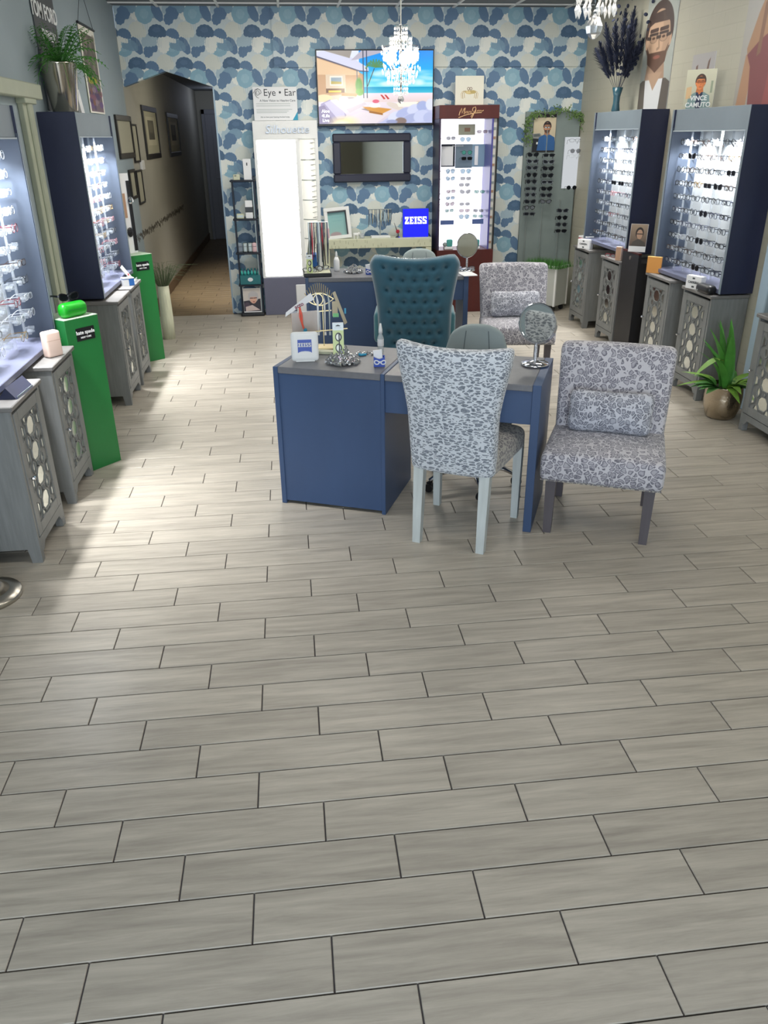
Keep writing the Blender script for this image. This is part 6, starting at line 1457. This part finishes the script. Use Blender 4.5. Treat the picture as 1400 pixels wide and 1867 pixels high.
w.build('wire_eye', G['gold'], t); MB().rbox(.075, .05, .008, .006, (R_(588, 600).x, .01, .008), (2, 2, 1), 2).build('base', G['gold'], t)
def hang(name, label, cat, mb, m, group=None):
    x = mb.build(name, m, None); tag(x, label, cat, group); return x
for i, (px, m_, lb) in enumerate(((578, 'white', 'white'), (590.5, 'steel', 'silver'), (599, 'rail', 'grey'))):
    hang('eyeglass_chain', '%s eyeglass chain hanging from the gold eye stand' % lb, 'chain', MB().tube([P(px-3, 533), P(px-.5, 545, EY-.012), P(px+1, 566, EY-.012), P(px+1.5, 585, EY-.012), P(px+2.5, 604, EY-.014)], .0032, 5).tube([P(px-3, 533), P(px+2.0, 550, EY-.014), P(px+2.2, 575, EY-.014), P(px+2.5, 604, EY-.014)], .0026, 5).box(P(px+2.5, 606).x-.006, P(px+2.5, 606).x+.006, EY-.02, EY-.010, P(px+2.5, 610).z, P(px+2.5, 604).z, .001), G[m_], 'chains on the gold eye stand')
hang('coral_chain', 'coral beaded eyeglass chain with a turquoise end on the gold eye stand', 'chain', MB().tube([P(546, 560, EY-.03), P(550, 575, EY-.03), P(551, 590, EY-.03), P(554, 600, EY-.03)], .005, 6).tube([P(546, 560, EY-.03), P(546.5, 578, EY-.035), P(553, 598, EY-.03)], .004, 6), G['coral'])
x = bpy.data.objects['coral_chain']; MB().ball(P(556.5, 602, EY-.035), .011, 8, 6).build('bead', G['turq'], x)
def slip(name, label, cat, pts, y, m_, th=.004, group=None):
    t2 = thing(name, label, cat, P(*pts[0], y), group=group); oo = t2.location
    q = [(P(a, b, y)-oo) for a, b in pts]; MB().prism([(v.x, v.z) for v in q], 0, th, 'y').build('sheet', m_, t2); return t2
t2 = slip('header_card', 'white tilted header card with red-brown lettering on the gold eye stand', 'card', [(520, 578), (521, 570), (566, 534), (573, 546), (546, 560)], EY-.012, G['paper'])
put_text('arte', M_('plum_lettering', '#7a2f4a', .5), t2, (P(545, 557, EY-.02)-P(520, 578, EY-.012))+Vector((0, -.004, 0)), (PI/2, -.44, 0))
t2 = slip('bagged_necklace', 'clear bag with a tan backing card hung under the gold eye stand', 'bag', [(533, 607), (530, 572), (577, 566), (584, 605)], EY-.005, G['tan'], .003)
MB().box(0, .16, -.006, -.004, .0, .12).build('bag_film', G['glassclear'], t2)
t2 = slip('chain_pack', 'narrow clear pack with blue print hanging aslant from the gold eye stand', 'pack', [(606, 534), (611, 531), (633, 588), (628, 592)], EY-.015, M_('pack_tan', '#b3a78c', .5)); MB().box(.062, .072, -.001, 0, -.115, -.085).build('print', G['turq'], t2)
t2 = slip('chain_pack', 'short cream pack with a green end hanging from the gold eye stand', 'pack', [(605, 550), (615, 549), (616, 576), (606, 577)], EY-.025, M_('pack_tan', '#b3a78c', .5)); MB().box(.003, .035, -.001, 0, -.085, -.064).build('print', M_('mint', '#7fc98a', .5), t2)
# cream tray under the stand
q0 = atZ(612, 640, .792)
t2 = thing('tray', 'flat cream tray under the jewellery stand on the front desk', 'tray', (q0.x-.0, q0.y-.05, .792), D1[1]+.1); MB().box(-.13, .06, -.035, .035, 0, .010, .002).build('tray_body', G['cream'], t2); MB().box(-.13, .06, -.037, -.033, .010, .016, .001).build('lip', G['cream'], t2)
# crystal holder with a reading-glasses pack
p = atZ(625, 660, .792)
def crystal_bowl(label, loc, s, seed, group):
    t3 = thing('crystal_holder', label, 'ornament', loc, group=group); r = random.Random(seed); m = MB()
    for i in range(170):
        a = r.uniform(0, 2*PI); rr_ = s*math.sqrt(r.random()); z = .008+max(0, (1-rr_/s))*.095*r.uniform(.3, 1)*(s/.1); k = r.uniform(.007, .015)
        R2 = Matrix.Translation((rr_*math.cos(a), rr_*math.sin(a), z)) @ Euler((r.uniform(0, 6), r.uniform(0, 6), 0)).to_matrix().to_4x4()
        m.add([(0, 0, k), (k*.7, 0, 0), (0, k*.7, 0), (-k*.7, 0, 0), (0, -k*.7, 0), (0, 0, -k)], [(0,1,2), (0,2,3), (0,3,4), (0,4,1), (5,2,1), (5,3,2), (5,4,3), (5,1,4)], R2)
    m.build('crystals', G['crystal'], t3)['kind'] = 'stuff'; MB().lathe([(s*.35, 0), (s*.38, .008), (s*.9, .012), (s*.9, .016)], 16).build('base_plate', G['chrome'], t3); return t3
crystal_bowl('crystal-covered card holder on the front desk, gripping a reading-glasses pack', (p.x, p.y, .792), .098, 3, 'crystal holders')
t2 = thing('glasses_pack', 'upright green and black reading-glasses pack standing in the crystal holder', 'pack', (p.x-.02, p.y+.0, .835), rot=(-.05, 0, -.05))
MB().box(-.029, .029, 0, .010, 0, .165, .001).build('pack_body', G['paper'], t2); plane_print('print', .058, .165, imgmat('readers_print', readers_img(), .4), t2, (0, -.0008, 0))
q = atZ(661, 646, .792); NTHX = ['first', 'second', 'third', 'fourth', 'fifth', 'sixth', 'seventh', 'eighth']
for i in range(8):
    x = thing('crystal_clip', 'small crystal clip lying on the front desk, %s from the crystal holder' % NTHX[i], 'ornament', (q.x-.045+.016*i, q.y+(i % 3-1)*.02, .792), i*.7, 'crystal clips on the front desk')
    MB().rbox(.014, .004, .003, .0025, (0, 0, .004), (2, 1, 1), 2).build('bar', G['chrome'], x); MB().ball((.008, 0, .009), .006, 6, 4).build('stone', G['crystal'], x)
x = thing('turquoise_clip', 'turquoise clip lying on the front desk by the blue card holder', 'ornament', (q.x+.0, q.y-.03, .792), .3); MB().rbox(.02, .008, .006, .005, (0, 0, .006), (2, 1, 1), 2).build('bar', G['turq'], x, smooth=True); MB().ball((-.02, 0, .009), .009, 8, 5).build('stone', G['turq'], x)
def cardholder(label, loc, rz):
    t3 = thing('card_holder', label, 'card holder', loc, rz, 'blue card holders with white glasses')
    MB().prism([(-.029, 0), (.029, 0), (.029, .052), (.012, .044), (0, .040), (-.012, .044), (-.029, .052)], -.020, -.016, 'y').build('front', G['zblue'], t3); MB().box(-.029, -.026, -.018, .018, 0, .05).box(.026, .029, -.018, .018, 0, .05).box(-.029, .029, -.018, .018, 0, .004).box(-.029, .029, .015, .018, 0, .052).build('tray_body', G['zblue'], t3)
    MB().box(-.023, .023, -.006, .006, .006, .085, .001, Matrix.Rotation(-.12, 4, 'Y')).build('cards', G['paper'], t3)
    m = MB()
    for s in (-1, 1): m.tube([(.004+s*.0165+a, -.022, .024+b) for a, b in [(.0125*math.cos(k*PI/6), .010*math.sin(k*PI/6)+(.004*math.cos(k*PI/6)*s if math.sin(k*PI/6) > 0 else 0)) for k in range(12)]], .0032, 5, closed=True)
    m.tube([(-.0, -.022, .027), (.008, -.022, .027)], .003, 5).build('glasses_emblem', G['paper'], t3); return t3
p = atZ(692, 668, .792); cardholder('blue card holder with white glasses emblem on the front desk', (p.x, p.y+.01, .792), -.12)
p = atZ(694, 643, .792); t2 = thing('spray_bottle', 'clear spray bottle with white cap on the front desk', 'bottle', (p.x, p.y, .792))
MB().lathe([(.016, 0), (.0175, .004), (.0175, .085), (.010, .105), (.009, .112)], 16).build('bottle_body', clear('clear_bottle', '#dfe8ea', .35, .05), t2, smooth=True); MB().lathe([(.0178, .04), (.0178, .078)], 16, cap=False).build('label', G['paper'], t2); MB().lathe([(.0115, .108), (.011, .128), (.007, .150), (.005, .162)], 12).build('cap', G['white'], t2, smooth=True)
# makeup mirror
def makeup_mirror(label, loc, rz, tilt, h, r):
    t3 = thing('makeup_mirror', label, 'mirror', loc, rz, 'round desk mirrors')
    MB().lathe([(.072, 0), (.074, .006), (.070, .012), (.03, .018), (.014, .024)], 28).build('base', G['chrome'], t3, smooth=True); MB().lathe([(.008, .02), (.0095, .05), (.0095, h-r-.02), (.006, h-r-.004)], 12).build('stem', M_('beaded_stem', '#c9c9cc', .2, .9, bump=.6, bscale=300), t3)
    yk = MB().tube([(-(r+.006)*math.cos(a*PI/16), 0, h-(r+.006)*math.sin(a*PI/16)) for a in range(17)], .0035, 6).build('yoke', G['chrome'], t3)
    hd = MB().tube([(r*math.cos(a*PI/16), 0, r*math.sin(a*PI/16)) for a in range(32)], .006, 6, closed=True).build('rim', G['chrome'], t3, (0, 0, h), (tilt, 0, .0))
    MB().lathe([(.0, -.003), (r-.003, -.003), (r-.003, .003), (0, .003)], 32, mtx=Matrix.Rotation(PI/2, 4, 'X')).build('glass', G['mirror'], hd); return t3
p = atZ(970, 667, .792); makeup_mirror('round chrome makeup mirror on a beaded stem on the front desk', (p.x+.02, p.y+.02, .792), math.radians(-40), -.08, .215, .098)
# ------------------------------------------------------------------ on the rear desk
p = on(D2, .09, .14); t2 = thing('display_tray', 'black display tray with a dark print strip on the rear desk', 'tray', p, D2[1]+.08)
MB().box(-.11, .13, -.10, .10, 0, .03, .004).build('tray_body', G['black'], t2); MB().box(-.10, .12, -.09, .09, .03, .033).build('liner', G['cream'], t2)
for i in range(3): place_glasses(['rect', 'round', 'rect'][i], 'f_black', 'lens', (p[0]-.055+.055*i, p[1]-.06+.06*i, p[2]+.055), .2*i-.2, 'black eyeglasses in the black tray on the rear desk, %s from the hall' % ORD[i].replace('top', 'first'), 'eyeglasses in the black tray', False, .0028, -.3)
t2 = thing('glasses_pack', 'upright grey and green reading-glasses pack in the black tray', 'pack', (p[0]-.055, p[1]-.085, p[2]+.034), .1); MB().box(-.026, .026, 0, .008, 0, .15).build('pack_body', G['paper'], t2); plane_print('print', .052, .15, bpy.data.materials['readers_print'], t2, (0, -.0008, 0))
t2 = thing('chain_rack', 'tall jewellery rack of hanging glasses chains on the rear desk', 'rack', (p[0]+.035, p[1]+.13, .792))
MB().box(-.07, .07, -.04, .04, 0, .015, .002).tube([(0, .02, .015), (0, .02, .42)], .006, 6).tube([(-.085, .02, .42), (.085, .02, .42)], .005, 6).build('stand', G['rail'], t2)
rr = random.Random(18)
for i in range(12):
    x = -.08+i*.0146; l = rr.uniform(.26, .36); MB().tube([(x, .01, .42), (x+rr.uniform(-.008, .008), .0, .42-l*.5), (x+rr.uniform(-.01, .01), .004, .42-l)], [.005, .008, .004], 5).build('chain', G[['rail', 'darkgrey', 'redbox', 'f_brown', 'cream', 'f_blue'][i % 6]], t2)
MB().prism([(-.12, .03), (-.075, .03), (-.06, .34), (-.075, .34)], .025, .03, 'y').build('backing', M_('olive_card', '#8b9180', .6), t2); MB().box(.06, .10, .004, .008, .29, .37).build('tag', G['pinklt'], t2)
bx('tissue_box', 'blue printed box at the hall end of the rear desk', 'box', on(D2, .05, .40)[0], on(D2, .05, .40)[1], .792, .09, .14, .15, 'bluebox', lambda t, w, d, h: MB().prism([(-w/2, .02), (w/2, .06), (w/2, .0), (-w/2, 0)], -d/2-.001, -d/2, 'y').build('swoosh', G['rail'], t), .1)
q = atZ(614, 494, .792); t2 = thing('lotion_bottle', 'white tapered lotion bottle on the rear desk', 'bottle', (q.x, q.y, .792)); MB().lathe([(.022, 0), (.026, .01), (.026, .09), (.014, .12)], 14).build('bottle_body', G['paper'], t2, smooth=True); MB().lathe([(.012, .118), (.010, .15), (.005, .168)], 10).build('cap', G['white'], t2)
q = atZ(644, 497, .792); crystal_bowl('spread crystal ornament on the rear desk beside the teal chair', (q.x, q.y, .792), .085, 5, 'crystal holders')
q = atZ(673, 500, .792); cardholder('blue card holder with white glasses emblem on the rear desk', (q.x, q.y, .792), 0)
q = atZ(852, 500, .792); t2 = thing('paper_sheets', 'white papers on the rear desk behind the teal chair', 'paper', (q.x, q.y, .791), .1); MB().box(-.06, .06, -.10, .10, .0, .004).build('sheet', G['paper'], t2); MB().box(-.05, .065, -.08, .12, .004, .006).build('sheet', G['paper'], t2)
place_glasses('rect', 'f_black', 'lens', (q.x+.01, q.y+.02, .838), .2, 'black eyeglasses lying on the white papers of the rear desk', None, False, .0024, -.4)
q = atZ(846, 490, .792); makeup_mirror('round desk mirror standing on the rear desk before the glowing cabinet', (q.x, 7.14, .792), .25, -.05, .215, .098)
